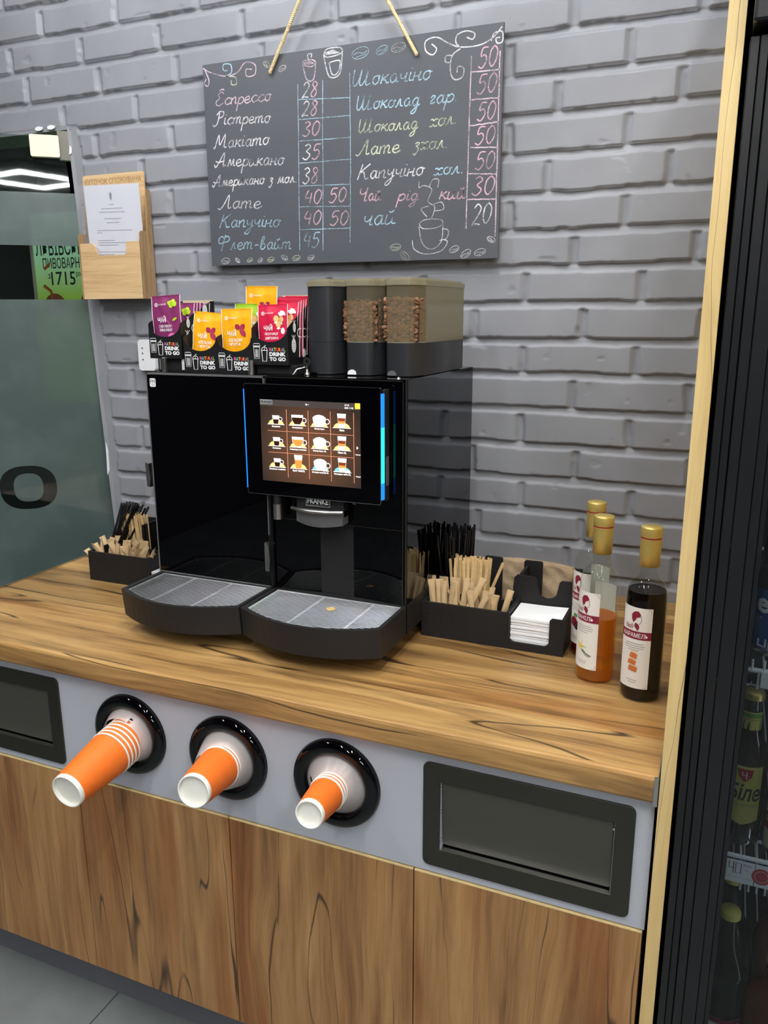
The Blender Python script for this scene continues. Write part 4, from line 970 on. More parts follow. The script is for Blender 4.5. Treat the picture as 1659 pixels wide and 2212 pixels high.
LB = [(0.2832, 2.087, 0.2766, 1.7093), (0.3497, 2.0886, 0.3423, 1.7072), (0.4201, 2.0979, 0.4197, 1.8954), (0.4197, 1.8954, 0.4162, 1.723), (0.2821, 2.053, 0.4218, 2.0447), (0.2834, 2.0089, 0.4213, 2.0062), (0.2818, 1.9611, 0.4206, 1.9589), (0.2803, 1.9114, 0.4215, 1.9112), (0.2802, 1.8592, 0.4192, 1.8554), (0.2787, 1.8114, 0.4185, 1.8057), (0.2781, 1.7579, 0.4167, 1.7559)]
LW = [(0.7136, 2.0996, 0.7091, 1.7427), (0.7777, 2.1019, 0.7786, 1.7231), (0.7153, 2.0674, 0.7802, 2.0655), (0.7157, 2.0118, 0.7794, 2.0097), (0.7133, 1.9592, 0.7801, 1.9615), (0.7144, 1.9141, 0.7808, 1.9099), (0.7111, 1.8602, 0.779, 1.855), (0.7114, 1.8056, 0.7784, 1.8028)]
rn = random.Random(3)
for q, k, w_ in [(q, 'c_b', .0018) for q in LB]+[(q, 'c_p', .0026) for q in LW]:
    n = 12; b.stroke([(q[0]+(q[2]-q[0])*i/n+rn.gauss(0, .0003), q[1]+(q[3]-q[1])*i/n+rn.gauss(0, .0003)) for i in range(n+1)], w_, k, FB)
b.build('chalk_grid', BO)
b = MB()
SW = [('c_p', 0, [(0.0169, 2.1495), (0.0361, 2.1386), (0.0813, 2.125), (0.1157, 2.1301), (0.1391, 2.1493), (0.1664, 2.142), (0.1654, 2.1206), (0.1431, 2.1186), (0.1411, 2.1339), (0.1577, 2.1322)]), ('c_b', 0, [(0.0813, 2.125), (0.0988, 2.1319), (0.097, 2.1495), (0.0772, 2.1517), (0.0764, 2.1387), (0.0878, 2.1375)]), ('c_g', 0, [(0.0813, 2.125), (0.1094, 2.1199), (0.1114, 2.1044), (0.0973, 2.1049), (0.0978, 2.1145)]), ('c_p', 0, [(0.022, 2.1445), (0.0321, 2.1213), (0.0283, 2.1083), (0.0182, 2.1138), (0.0235, 2.1244)]),
 ('c_w', 0, [(0.7805, 2.1486), (0.7618, 2.1303), (0.7316, 2.1187), (0.6874, 2.12), (0.6602, 2.1309), (0.6328, 2.1457), (0.6076, 2.1409), (0.6078, 2.1214), (0.6241, 2.1117), (0.6331, 2.1224), (0.6215, 2.1335)]), ('c_w', 0, [(0.6896, 2.1178), (0.6782, 2.1287), (0.6802, 2.1439), (0.7001, 2.1499), (0.72, 2.1429), (0.7159, 2.1319), (0.7025, 2.1374)]), ('c_w', 0, [(0.6874, 2.1161), (0.6697, 2.1046), (0.6657, 2.0758), (0.6751, 2.0571), (0.6931, 2.0592), (0.6972, 2.0763), (0.6836, 2.0817), (0.6816, 2.0702)]), ('c_w', 0, [(0.672, 2.1043), (0.6561, 2.1061), (0.654, 2.0947), (0.6654, 2.0914)]), ('c_w', 0, [(0.7576, 2.1232), (0.7637, 2.1376), (0.7808, 2.1392), (0.7827, 2.1202), (0.7708, 2.1179), (0.7683, 2.1276), (0.7769, 2.1284)]),
 ('c_w', 1, [(0.5945, 1.7516), (0.5997, 1.7211), (0.6145, 1.7031), (0.6339, 1.7025), (0.6505, 1.7193), (0.6533, 1.7535)]), ('c_w', 1, [(0.5945, 1.7581), (0.6043, 1.7469), (0.6381, 1.7477), (0.6533, 1.7578), (0.6427, 1.7659), (0.609, 1.7661), (0.5945, 1.7581)]), ('c_w', 1, [(0.6525, 1.745), (0.6669, 1.7401), (0.6624, 1.7231), (0.6457, 1.7194)]), ('c_w', 1, [(0.5776, 1.7218), (0.5826, 1.7019), (0.6097, 1.6901), (0.6485, 1.6955), (0.6649, 1.7144), (0.6553, 1.7212)]), ('c_w', 1, [(0.6258, 1.7697), (0.6327, 1.7928), (0.6158, 1.8064), (0.6251, 1.8313), (0.6059, 1.8408), (0.5939, 1.8373), (0.5938, 1.85)]), ('c_w', 1, [(0.6138, 1.7724), (0.5991, 1.7902), (0.6183, 1.7956)]), ('c_w', 1, [(0.6329, 1.7843), (0.6542, 1.7875), (0.6493, 1.8025), (0.6303, 1.7993)]), ('c_w', 1, [(0.6179, 1.8359), (0.6272, 1.8522), (0.6415, 1.8513), (0.6393, 1.8347)]),
 ('c_p', 0, [(0.2977, 2.1277), (0.3072, 2.0951), (0.3254, 2.0932), (0.3325, 2.1259)]), ('c_p', 0, [(0.2977, 2.1277), (0.3005, 2.1349), (0.3214, 2.1355), (0.3326, 2.128), (0.321, 2.1209), (0.2977, 2.1268)]), ('c_w', 0, [(0.3136, 2.1363), (0.3113, 2.147), (0.3217, 2.1479), (0.3205, 2.1397)]), ('c_w', 0, [(0.3535, 2.1422), (0.3668, 2.0952), (0.3949, 2.0985), (0.4023, 2.1449)]), ('c_w', 0, [(0.3535, 2.1422), (0.363, 2.1535), (0.3934, 2.1533), (0.4023, 2.1457), (0.3931, 2.1386), (0.3626, 2.1363), (0.3535, 2.1422)]), ('c_w', 0, [(0.3674, 2.1242), (0.3746, 2.0986), (0.3899, 2.1011), (0.3954, 2.1252), (0.3674, 2.1242)])]
for k, th, pts in SW:
    q = [(p.x, p.y) for p in cat([(a, c, 0) for a, c in pts], 6)]
    b.stroke(q, .0011 if th else .0026, k, FB); b.stroke([(u+.001, v+.0008) for u, v in q], .0008, k, FB, off=.0001)
for i in range(5): b.stroke([(.3565+.0006*i, 2.146-.001*i), (.38+.004*i, 2.150-.002*i)], .0016, 'c_w', FB); b.stroke([(.300+.0008*i, 2.131-.001*i), (.318+.003*i, 2.133-.0015*i)], .0016, 'c_p', FB)
BE = [(0.0557, 1.6894, 0.0272, 'w'), (0.0929, 1.6899, 0.0158, 'w'), (0.1302, 1.6898, 0.0178, 'g'), (0.161, 1.688, 0.0158, 'w'), (0.1923, 1.6891, 0.0207, 'g'), (0.2323, 1.6928, 0.0198, 'w'), (0.266, 1.6909, 0.0227, 'g'), (0.3075, 1.6907, 0.0198, 'w'), (0.5353, 1.7079, 0.0276, 'g'), (0.5594, 1.6872, 0.028, 'g'), (0.6818, 1.6988, 0.0247, 'w'), (0.7103, 1.688, 0.0272, 'w'), (0.7438, 1.6905, 0.0272, 'w'), (0.7697, 1.7171, 0.0207, 'w'), (0.4479, 2.1356, 0.0435, 'b'), (0.5016, 2.1355, 0.0296, 'b'), (0.5422, 2.136, 0.0346, 'w'), (0.1993, 2.1386, 0.0217, 'g'), (0.2419, 2.1253, 0.0217, 'w')]
for i, (x, z, w_, k) in enumerate(BE):
    a = math.radians([8, -40, 20, 35, 15, -25, 10, 20][i % 8]); ca, sa = math.cos(a), math.sin(a)
    rr = lambda p: (x+p[0]*ca-p[1]*sa, z+p[0]*sa+p[1]*ca)
    b.stroke([rr(p) for p in circ(0, 0, w_/2, w_*.27, n=16)], .0011, 'c_'+k, FB, closed=True)
    b.stroke([rr((-w_*.4+w_*.8*i_/8, w_*.06*math.sin(PI*i_/4))) for i_ in range(9)], .0011, 'c_'+k, FB)
    b.stroke([rr((-w_*.3+w_*.6*i_/6, -w_*.14)) for i_ in range(7)], .0008, 'c_'+k, FB)
b.build('chalk_drawings', BO)
# twisted rope from the two holes to a nail above
def rope(b, p0, p1, r=.0042):
    p0, p1 = Vector(p0), Vector(p1); d = p1-p0; L_ = d.length; d.normalize(); u = d.cross(Vector((0, 1, 0))).normalized(); v = d.cross(u)
    for s in range(3):
        pts = []
        n = int(L_/.0018)
        for i in range(n+1):
            a = 2*PI*(i*.0018/.014)+2*PI*s/3; pts.append(p0+d*(L_*i/n)+u*math.cos(a)*r*.52+v*math.sin(a)*r*.52)
        b.tube(pts, r*.56, 'rope', 6)
apex = (-.899, YB-.012, 2.43)
b = MB(); rope(b, (-1.090, YB-.006, 2.117), apex); b.build('rope', BO)
b = MB(); rope(b, (-.711, YB-.006, 2.114), apex); b.build('rope', BO)
MB().tube([(-.899, YB-.022, 2.437), (-.899, YW-.004, 2.435)], .003, 'steel', 8).build('nail', BO)

# ================================================================== DOCUMENT HOLDER
DH = thing('document_holder', (-1.56, 1.87, 1.596), 'light oak wall holder engraved with a heading, holding papers in a sleeve', 'holder')
yh = 1.833; b = MB()
b.fill([rrect(-1.712, -1.502, 1.60, 1.928, .008)], .004, 'holder_wood', front(1.882)); bk = b.build('back_board', DH)
b = MB(); b.text('КУТОЧОК СПОЖИВАЧА', -1.704, 1.903, 'side_wood', front(1.8794), h=.0145, w=.194, bold=.01); b.build('engraved_heading', bk)
b = MB()
prof = [(-1.6970, 1.5965), (-1.4900, 1.5965), (-1.4900, 1.7455), (-1.5300, 1.7455)]+[(-1.5330-.004*math.sin(a), 1.7415+.004*math.cos(a)-.0) for a in (.5, 1.)]+[(-1.5382, 1.718)]+[(-1.5443, 1.712)]+[(-1.6304, 1.712), (-1.6386, 1.716), (-1.6447, 1.736), (-1.6529, 1.7445), (-1.6970, 1.7445)]
b.fill([prof], .004, 'holder_wood', front(yh)); b.build('front_board', DH)
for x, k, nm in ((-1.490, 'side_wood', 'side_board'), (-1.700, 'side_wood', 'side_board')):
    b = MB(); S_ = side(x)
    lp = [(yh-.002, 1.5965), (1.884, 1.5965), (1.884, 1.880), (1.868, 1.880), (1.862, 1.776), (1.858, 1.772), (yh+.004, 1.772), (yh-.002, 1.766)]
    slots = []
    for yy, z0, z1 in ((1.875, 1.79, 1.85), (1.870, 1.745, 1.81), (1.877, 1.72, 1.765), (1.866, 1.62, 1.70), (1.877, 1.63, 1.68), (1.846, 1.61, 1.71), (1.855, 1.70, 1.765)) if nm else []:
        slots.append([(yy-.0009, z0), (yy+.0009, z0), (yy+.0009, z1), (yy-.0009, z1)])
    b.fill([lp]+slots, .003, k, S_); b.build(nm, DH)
MB().box(-1.694, -1.491, yh, 1.880, 1.5965, 1.600, 'holder_wood').build('bottom_board', DH)
P = thing('document', (-1.59, 1.853, 1.605), 'white printed sheet in a clear punched sleeve inside the oak wall holder', 'document')
tl = Matrix.Translation((-1.590, 1.856, 1.603)) @ Matrix.Rotation(math.radians(3.2), 4, 'X') @ Matrix.Rotation(math.radians(1.2), 4, 'Y') @ plane((0, 0, 0), (1, 0, 0), (0, 0, 1))
b = MB(); b.fill([[(-.090, 0), (.096, 0), (.096, .290), (-.090, .290)]], .0012, 'white_paper', tl); sh = b.build('paper_sheet', P)
b = MB(); t2 = tl @ Matrix.Translation((0, 0, .0012))
b.fill([[(.0, .272), (.004, .268), (.003, .256), (0, .250), (-.003, .256), (-.004, .268)]], 0, 'grey_text', t2)
rn = random.Random(8)
for y, a, c in [(.240, -.009, .009), (.230, -.036, .036), (.221, -.044, .044), (.204, -.028, .028), (.194, -.022, .022), (.174, -.058, .062), (.168, -.058, -.04), (.148, -.058, .0), (.142, -.058, .045), (.136, -.058, .010), (.118, -.058, .060), (.111, -.058, -.006), (.090, -.056, .040), (.084, -.056, .055), (.078, -.056, .050), (.050, -.05, .04), (.044, -.05, .03)]:
    x = a
    while x < c: l = rn.uniform(.003, .011); b.fill([[(x, y), (min(x+l, c), y), (min(x+l, c), y+.0013), (x, y+.0013)]], 0, 'grey_text', t2); x += l+.0012
b.build('printed_lines', sh)
b = MB(); t3 = tl @ Matrix.Translation((0, 0, .0026)); b.fill([[(-.1075, -.001), (.098, -.001), (.098, .292), (-.1075, .292)]]+[circ(-.099, z_, .0022 if i % 2 == 0 else .0033, n=10) for i, z_ in enumerate((.262, .243, .213, .182, .160, .12))], .0002, 'sleeve', t3)
b.build('punched_sleeve', P)
# white wall device behind the tea
D = thing('wall_switch', (-1.54, 1.88, 1.44), 'white rounded wall controller half hidden behind the purple tea box', 'switch')
b = MB(); b.fill([rrect(-1.556, -1.50, 1.400, 1.484, .009)], .012, 'white_plastic', front(1.878), .001); b.build('casing', D)
b = MB()
for z in (1.462, 1.447, 1.43): b.lathe([(.003, 0), (.0026, .0006)], 'silver_paint', 12, Matrix.Translation((-1.541, 1.8712, z)) @ ALONG_NEG_Y)
b.build('buttons', D)

# ================================================================== TEA
def sachet_proto(kind):
    foil = {'o': 'yellow_sachet', 'p': 'purple_sachet', 'c': 'crimson_sachet', 'l': 'lime_sachet'}[kind]
    nm = {'o': 'orange and mint', 'p': 'purple mulled wine', 'c': 'crimson strawberry', 'l': 'lime green'}[kind]
    root = thing('tea_sachet', (0, 0, 0), nm+' tea sachet', 'tea sachet')
    W2, H = .0365, .112; nx, nz = 12, 16; vs = []; rn = random.Random(ord(kind))
    wv = lambda u, v: .0022*math.sin(u*7+v*3)*math.sin(v*5+1)+.0012*math.sin(u*15+v*11)
    for sgn in (-1, 1):
        for j in range(nz+1):
            for i in range(nx+1):
                u = -1+2*i/nx; v = j/nz; puff = .0042*(max(0, 1-u*u))**.7*(max(0, 1-(2*v-1)**4))*(1 if v < .9 else .15)
                vs.append((u*W2*(1-.02*math.sin(v*PI)), sgn*puff+wv(u, v)*.5, v*H))
    fs = []; o2 = (nx+1)*(nz+1)
    for j in range(nz):
        for i in range(nx):
            a = j*(nx+1)+i; fs.append((a, a+1, a+nx+2, a+nx+1)); fs.append((o2+a, o2+a+nx+1, o2+a+nx+2, o2+a+1))
    b = MB(); b.add(vs, fs, foil, True); b.build('foil_pouch', root, loc=(0, 0, 0))
    # white cut edges
    b = MB(); e = lambda i: [(vs[j*(nx+1)+i][0], vs[j*(nx+1)+i][1], vs[j*(nx+1)+i][2]) for j in range(nz+1)]
    b.tube(e(0), .0007, 'white_print', 5); b.tube(e(nx), .0007, 'white_print', 5); b.tube([vs[nz*(nx+1)+i] for i in range(nx+1)], .0006, foil, 5)
    b.build('cut_edge', root, loc=(0, 0, 0))
    def onto(mb):      # wrap flat print onto the puffed front
        mb.slice_x(.006); out = []
        for x, y, z in mb.v:
            u = x/W2; v = z/H; puff = .0042*(max(0, 1-u*u))**.7*(max(0, 1-(2*v-1)**4))*(1 if v < .9 else .15)
            out.append((x, -puff+wv(u, v)*.5-.0010+y, z))
        mb.v = out; return mb
    F0 = front(0)
    b = MB()
    tx = {'o': ('ЧАЙ', 'АПЕЛЬСИН', 'М\'ЯТА'), 'p': ('ЧАЙ', 'ГЛІНТВЕЙН', 'ПРЯНА ВИШНЯ'), 'c': ('ЧАЙ', 'ПОЛУНИЦЯ', 'ШИПШИНА'), 'l': ('ЧАЙ', 'ЛИПА', 'М\'ЯТА')}[kind]
    b.text('АСКАНІЯ', -.018, .0925, 'white_print', F0, h=.0033, w=.021); b.fill([circ(-.0235, .094, .004, n=12), circ(-.0235, .094, .003, n=12)], 0, 'white_print', F0); b.fill([circ(-.0235, .094, .0015, n=8)], 0, 'white_print', F0)
    b.text(tx[0], -.021, .0575, 'white_print', F0, h=.0135, w=.0225, bold=.03, shear=.05); b.text(tx[1], -.019, .0465, 'white_print', F0, h=.0068, w=.034, shear=.25, bold=.015)
    b.text(tx[2], -.018, .0385, 'white_print', F0, h=.0058, w=.028 if kind == 'o' else .034, shear=.25, bold=.015)
    onto(b).build('lettering', root, loc=(0, 0, 0))
    b = MB()
    def leaf(x, z, l, w_, a, k):
        ca, sa = math.cos(a), math.sin(a)
        pts = [(l*t, w_*math.sin(PI*t)**.8*s) for s, rng_ in ((1, [i/8 for i in range(9)]), (-1, [1-i/8 for i in range(1, 8)])) for t in rng_]
        b.fill([[(x+p*ca-q*sa, z+p*sa+q*ca) for p, q in pts]], 0, k, F0)
    if kind == 'o':
        for a_, l in ((2.5, .014), (.7, .014), (-.9, .020)): leaf(.010, .072, l, .0055, a_, 'leaf_purple')
        b.fill([circ(.004, .016, .013, .009, 16)], 0, 'lime', F0); leaf(.008, .018, .022, .007, .2, 'white_print'); leaf(.012, .008, .02, .006, -.3, 'white_print')
    elif kind == 'p':
        for x, z in ((.012, .097), (.020, .099), (.024, .094), (.015, .091)): b.fill([circ(x, z, .0055, n=14)], 0, 'lime', F0)
        b.fill([circ(.014, .024, .012, .011, 18)], 0, 'pink', F0); b.fill([circ(.030, .030, .007, .009, 14)], 0, 'pink', F0); b.fill([circ(-.006, .018, .012, .009, 14, 0, 180)], 0, 'lime', F0)
        b.stroke([(p.x, p.y) for p in cat([(.012, .033, 0), (.008, .055, 0), (-.005, .068, 0), (-.012, .070, 0)], 4)], .0009, 'pink', F0); leaf(.016, .060, .014, .003, .4, 'lime')
    else:
        for x, z in ((.010, .082), (.022, .080), (.016, .070)): b.fill([circ(x, z, .006, .0068, 14)], 0, 'berry', F0); [leaf(x, z-.006, .006, .0012, a_, 'white_print') for a_ in (-2.4, -1.6, -.8)]
        leaf(.020, .098, .016, .004, -.6, 'white_print'); leaf(.014, .094, .014, .004, -.4, 'white_print'); b.fill([circ(.026, .056, .005, .007, 12)], 0, 'white_print', F0)
        b.fill([circ(-.010, .020, .007, .009, 14)], 0, 'berry', F0); b.fill([circ(.012, .016, .008, .010, 14)], 0, 'white_print', F0)
    onto(b).build('fruit_print', root, loc=(0, 0, 0))
    return root
def logo_front(b, F, cx, zc, s=1.):
    """takeaway cup icons and the coloured wordmark"""
    k = 'white_print'
    def cup(x, z, w_, h):
        b.stroke([(x-w_*.42, z+h*.62), (x-w_*.32, z-h*.5), (x+w_*.32, z-h*.5), (x+w_*.42, z+h*.62)], .0009*s, k, F)
        for i in range(4): xx = x-w_*.2+w_*.13*i; b.stroke([(xx, z+h*.4), (xx+.0001-(xx-x)*.15, z-h*.38)], .0009*s, k, F)
    x0 = cx-.028*s; cup(x0, zc, .017*s, .020*s); b.stroke([(x0-.0075*s, zc+.0125*s), (x0+.0075*s, zc+.0125*s)], .0018*s, k, F); b.stroke([(x0-.0085*s, zc+.0145*s), (x0-.006*s, zc+.019*s), (x0+.006*s, zc+.019*s), (x0+.0085*s, zc+.0145*s)], .0011*s, k, F, closed=True)
    x1 = cx-.0105*s; b.stroke([(x1-.006*s, zc+.006*s), (x1-.0045*s, zc-.015*s), (x1+.0045*s, zc-.015*s), (x1+.006*s, zc+.006*s)], .0014*s, k, F); b.stroke([(x1-.0075*s, zc+.006*s), (x1+.0075*s, zc+.006*s)], .0013*s, k, F)
    b.stroke(circ(x1, zc+.006*s, .0065*s, n=10, a0=0, a1=180), .0011*s, k, F); b.stroke([(x1, zc+.006*s), (x1, zc+.014*s), (x1+.003*s, zc+.016*s)], .0011*s, k, F)
    xx = cx+.0005*s
    for i, c in enumerate('NATURAL'): b.text(c, xx, zc+.0045*s, 'n%d' % i, F, h=.0068*s, w=.0045*s, bold=.03); xx += .0053*s
    b.text('DRINK', cx+.0005*s, zc-.0050*s, k, F, h=.0078*s, w=.0365*s, bold=.05); b.text('TO GO', cx+.0005*s, zc-.0145*s, k, F, h=.0078*s, w=.0365*s, bold=.05)
def teabox(x0, z0, label, depth=.125, w=.083, y0=1.42, tall=.135):
    x1 = x0+w; root = thing('tea_display_box', ((x0+x1)/2, y0+depth/2, z0), label, 'box')
    b = MB(); arc = [(x0+w/2+w*.48*math.cos(a), z0+.072-.027*math.sin(a)) for a in [PI*i/14 for i in range(15)]]
    b.fill([[(x0, z0), (x1, z0), (x1, z0+.072)]+arc+[(x0, z0+.072)]], .0012, 'carton', front(y0)); fp = b.build('front_wall', root)
    b = MB(); logo_front(b, front(y0-.0012), (x0+x1)/2-.002, z0+.0225, 1.02); b.build('printed_logo', fp)
    for x in (x0+.0006, x1-.0006):
        b = MB(); b.fill([[(y0, z0), (y0+depth, z0), (y0+depth, z0+tall), (y0+depth-.012, z0+tall), (y0+.004, z0+.075), (y0, z0+.072)]], .0012, 'carton', side(x)); sw_ = b.build('side_wall', root)
        if x > x0+.01:
            b = MB(); S_ = side(x1+.0004); kk = 'white_print'
            def berry(cy, cz, r): b.fill([circ(cy, cz, r*.75, r*1.2, 14)]+[circ(cy+a_*r*.3, cz+c_*r*.35, r*.07, n=6) for a_ in (-1, 0, 1) for c_ in (-2, -1, 0, 1)], 0, kk, S_); [b.stroke([(cy, cz+r*1.1), (cy+d_*r*.6, cz+r*1.7)], r*.15, kk, S_) for d_ in (-1, 0, 1)]
            berry(y0+.022, z0+.038, .012); berry(y0+.026, z0+.073, .008); berry(y0+.088, z0+.098, .012)
            b.text('COLD', y0+.036, z0+.052, kk, S_, h=.020, w=.078)
            b.text('COLD', y0+.0385, z0+.0548, 'carton', S_, h=.0145, w=.073, off=.0003)
            b.fill([[(y0+.064+(.011 if i % 2 else .006)*math.cos(PI*i/8), z0+.022+(.011 if i % 2 else .006)*math.sin(PI*i/8)) for i in range(16)]], 0, kk, S_)
            b.build('side_print', sw_)
    b = MB(); b.box(x0+.001, x1-.001, y0+depth-.0015, y0+depth, z0, z0+tall, 'carton'); b.box(x0+.002, x1-.002, y0+depth-.003, y0+depth-.0016, z0+.06, z0+tall+.002, 'carton_in'); b.build('back_wall', root)
    MB().box(x0+.001, x1-.001, y0+.001, y0+depth-.001, z0, z0+.0012, 'carton').build('box_bottom', root)
    return root
teabox(-1.149, 1.4635, 'black tea carton with purple sachets, leftmost of the four tea cartons', tall=.119)
teabox(-1.0615, 1.4355, 'black tea carton with a tilted orange sachet, second from the left', tall=.105)
teabox(-.978, 1.4355, 'black tea carton with an upright orange sachet, third from the left', tall=.105)
teabox(-.894, 1.4555, 'black tea carton full of crimson sachets with white strawberries on its side')
SP = {k: sachet_proto(k) for k in 'opcl'}
used = set()
def sachet(kind, x, y, z, label, rx=0., ry=0., rz=0., group=None, s=1.):
    if kind not in used: o = SP[kind]; used.add(kind)
    else: o = dup(SP[kind])
    o.location = (x, y, z); o.rotation_euler = (math.radians(rx), math.radians(ry), math.radians(rz)); o['label'] = label; o.scale = (s, s, s)
    if group: o['group'] = group
    elif 'group' in o: del o['group']
sachet('p', -1.108, 1.432, 1.481, 'purple mulled wine tea sachet standing alone at the front of the leftmost carton', rx=-3, ry=-3)
for i in range(7): sachet('p', -1.105+.002*(i % 3), 1.463+i*.0115, 1.466, 'purple tea sachet in the row behind the front one', rx=-6+(i % 3)*2, group='purple tea sachets in a row in the leftmost carton')
sachet('o', -1.021, 1.437, 1.447, 'orange and mint tea sachet tilted in the second carton from the left', rx=-6, ry=4)
sachet('o', -.9385, 1.434, 1.453, 'orange and mint tea sachet upright in the third carton from the left', rx=-3, ry=-1, s=1.0)
sachet('o', -.895, 1.462, 1.497, 'orange and mint tea sachet standing tallest behind the others', rx=0, ry=1)
sachet('l', -.918, 1.452, 1.463, 'lime green tea sachet peeking out behind the third carton', rx=-3, ry=0)
sachet('c', -.8545, 1.436, 1.469, 'crimson strawberry tea sachet at the front of the right carton', rx=-5, ry=-2, s=.93)
for i in range(8): sachet('c', -.8485+.002*(i % 3), 1.452+i*.0105, 1.468+.001*(i % 2)+i*.0014, 'crimson tea sachet in the row behind the front one', rx=-7+(i % 3)*2, ry=1, group='crimson tea sachets in a row in the right carton')
b = MB(); b.box(-.893, -.80, 1.43, 1.52, 1.4358, 1.455, 'black_matte', .002); o = b.build('riser_block', loc=(-.85, 1.47, 1.4358)); tag(o, 'black riser block under the crimson tea carton', 'block')
b = MB(); b.tube([(-.894, 1.413, 1.4355), (-.894, 1.413, 1.464)], .006, 'steel', 16); o = b.build('steel_post', loc=(-.894, 1.413, 1.4355)); tag(o, 'short round steel post in front of the crimson tea carton', 'post')
K = thing('key', (-.776, 1.43, 1.437), 'small chrome key standing in the lock on top of the coffee machine', 'key')
MB().lathe([(.006, 1.4365), (.006, 1.442), (.0035, 1.4425), (.0035, 1.449)], 'chrome', 14, Matrix.Translation((-.776, 1.43, 0))).build('lock_barrel', K)
MB().fill([circ(-.776, 1.462, .008, .009, 16), circ(-.776, 1.464, .003, n=8)], .002, 'chrome', front(1.43)).fill([[(-.7775, 1.448), (-.7745, 1.448), (-.7745, 1.455), (-.7775, 1.455)]], .0018, 'chrome', front(1.43)).build('key_bow', K)
MB().tube([(-.778, 1.425, 1.452), (-.79, 1.415, 1.448), (-.797, 1.41, 1.438)], .0022, 'chrome', 8).build('key_shaft', K)
# ================================================================== ORGANISERS
def organiser(label):
    r = thing('organiser_box', (0, 0, 0), label, 'organiser'); W_, D_, t = .295, .235, .006
    k = 'black_wood'
    b = MB(); b.fill([[(0, 0), (W_, 0), (W_, .075), (.270, .075), (.266, .071), (.266, .026)]+[(.256+.010*math.cos(a), .026+.010*math.sin(a)) for a in [-.5, -1.1]]+[(.256, .0155), (.196, .0155)]+[(.196-.010*math.sin(a), .026-.010*math.cos(a)) for a in [.5, 1.1]]+[(.186, .026), (.186, .071), (.182, .075), (0, .075)]], t, k, front(t/2)); b.build('front_board', r, loc=(0, 0, 0))
    MB().box(0, t, t, D_, 0, .075, k).build('side_board', r, loc=(0, 0, 0))
    b = MB(); b.fill([[(t, 0), (D_, 0), (D_, .135), (.105, .135), (.098, .128), (.098, .078), (.094, .075), (t, .075)]], t, k, side(W_-t/2)) if 0 else b.box(W_-t, W_, t, D_, 0, .075, k); b.build('side_board', r, loc=(0, 0, 0))
    MB().box(t, W_-t, D_-t, D_, 0, .110, k).build('back_board', r, loc=(0, 0, 0))
    MB().box(t, W_-t, t, D_-t, 0, .004, k).build('bottom_board', r, loc=(0, 0, 0))
    MB().box(.178, .184, t, D_-t, .004, .075, k).build('divider', r, loc=(0, 0, 0))
    MB().box(.0, .178, .088, .094, .004, .068, k).build('divider', r, loc=(0, 0, 0))
    MB().box(.058, .064, .094, D_-t, .004, .072, k).build('divider', r, loc=(0, 0, 0))
    # panel with the round notch
    b = MB(); lp = [(.166, .004), (W_-t, .004), (W_-t, .122), (.268, .122), (.264, .118), (.260, .098)]+[(.2405+.0195*math.cos(a), .098-.018*math.sin(a)) for a in [PI*i/10 for i in range(1, 10)]]+[(.220, .100), (.216, .118), (.212, .123), (.176, .125), (.170, .119), (.168, .100)]
    b.fill([lp], t, k, front(.1)); b.build('notched_panel', r, loc=(0, 0, 0))
    for x0 in (.086, .174):
        b = MB(); b.fill([rrect(x0, x0+.040, .004, .137, .005)], t, k, front(.168)); b.build('tall_tab', r, loc=(0, 0, 0))
    b = MB(); b.box(.1805, .1865, .103, .165, .10, .128, k); b.build('brace', r, loc=(0, 0, 0))
    MB().box(.091, .097, .100, .165, .06, .128, k).build('brace', r, loc=(0, 0, 0))
    return r
OB = organiser('black plywood organiser right of the coffee machine, filled with straws, stirrers and napkins')
OB.location = (-.550, 1.485, .9005)
OL = dup(OB, (-1.455, 1.5035, .9005), label='black plywood organiser left of the coffee machine, partly hidden behind the cooling unit')
# straws: a bundle leaning against the back corner
def straw_proto():
    b = MB(); b.lathe([(.0027, 0), (.0027, .188)], 'straw', 8, caps=(False, False)); b.lathe([(.0021, .188), (.0021, .16)], 'black_matte', 8, caps=(False, False)); b.lathe([(.0027, .188), (.0021, .188)], 'straw', 8, caps=(False, False))
    o = b.build('drinking_straw', loc=(0, 0, 0)); return tag(o, 'black drinking straw standing in the bundle', 'straw')
ST = straw_proto(); first = [True]
def place(proto, flag, base, top, label, group, spin=0):
    d = Vector(top)-Vector(base); q = Vector((0, 0, 1)).rotation_difference(d.normalized()); e = (q.to_matrix() @ Matrix.Rotation(spin, 3, 'Z')).to_euler()
    if flag[0]: o = proto; flag[0] = False; o.location = base; o.rotation_euler = e; o['label'] = label
    else: o = dup(proto, base, e, label)
    if group: o['group'] = group
rn = random.Random(21)
for i in range(36):
    u, v = rn.random(), rn.random(); base = (-.536+.030*u, 1.588+.110*v, .906)
    top = (-.548+.052*u+rn.gauss(0, .006), 1.586+.115*v+rn.gauss(0, .006), .906+.195+rn.gauss(0, .006))
    place(ST, first, base, top, 'black drinking straw standing in the bundle of the right organiser', 'straws in the right organiser')
for i in range(24):
    u, v = rn.random(), rn.random(); base = (-1.444+.022*u, 1.516+.05*v, .906)
    top = (-1.436+.090*u+rn.gauss(0, .006), 1.590+.07*v+rn.gauss(0, .006), .906+.19+rn.gauss(0, .008))
    place(ST, first, base, top, 'black drinking straw leaning in the bundle of the left organiser', 'straws in the left organiser')
b = MB(); b.prism([(p[0], p[1]) for p in rrect(-.003, .003, 0, .14, .0028, 4)], -.0007, .0007, 'stick', Matrix.Rotation(PI/2, 4, 'X')); SK = tag(b.build('wooden_stirrer', loc=(0, 0, 0)), 'flat birch stirrer', 'stirrer'); f2 = [True]
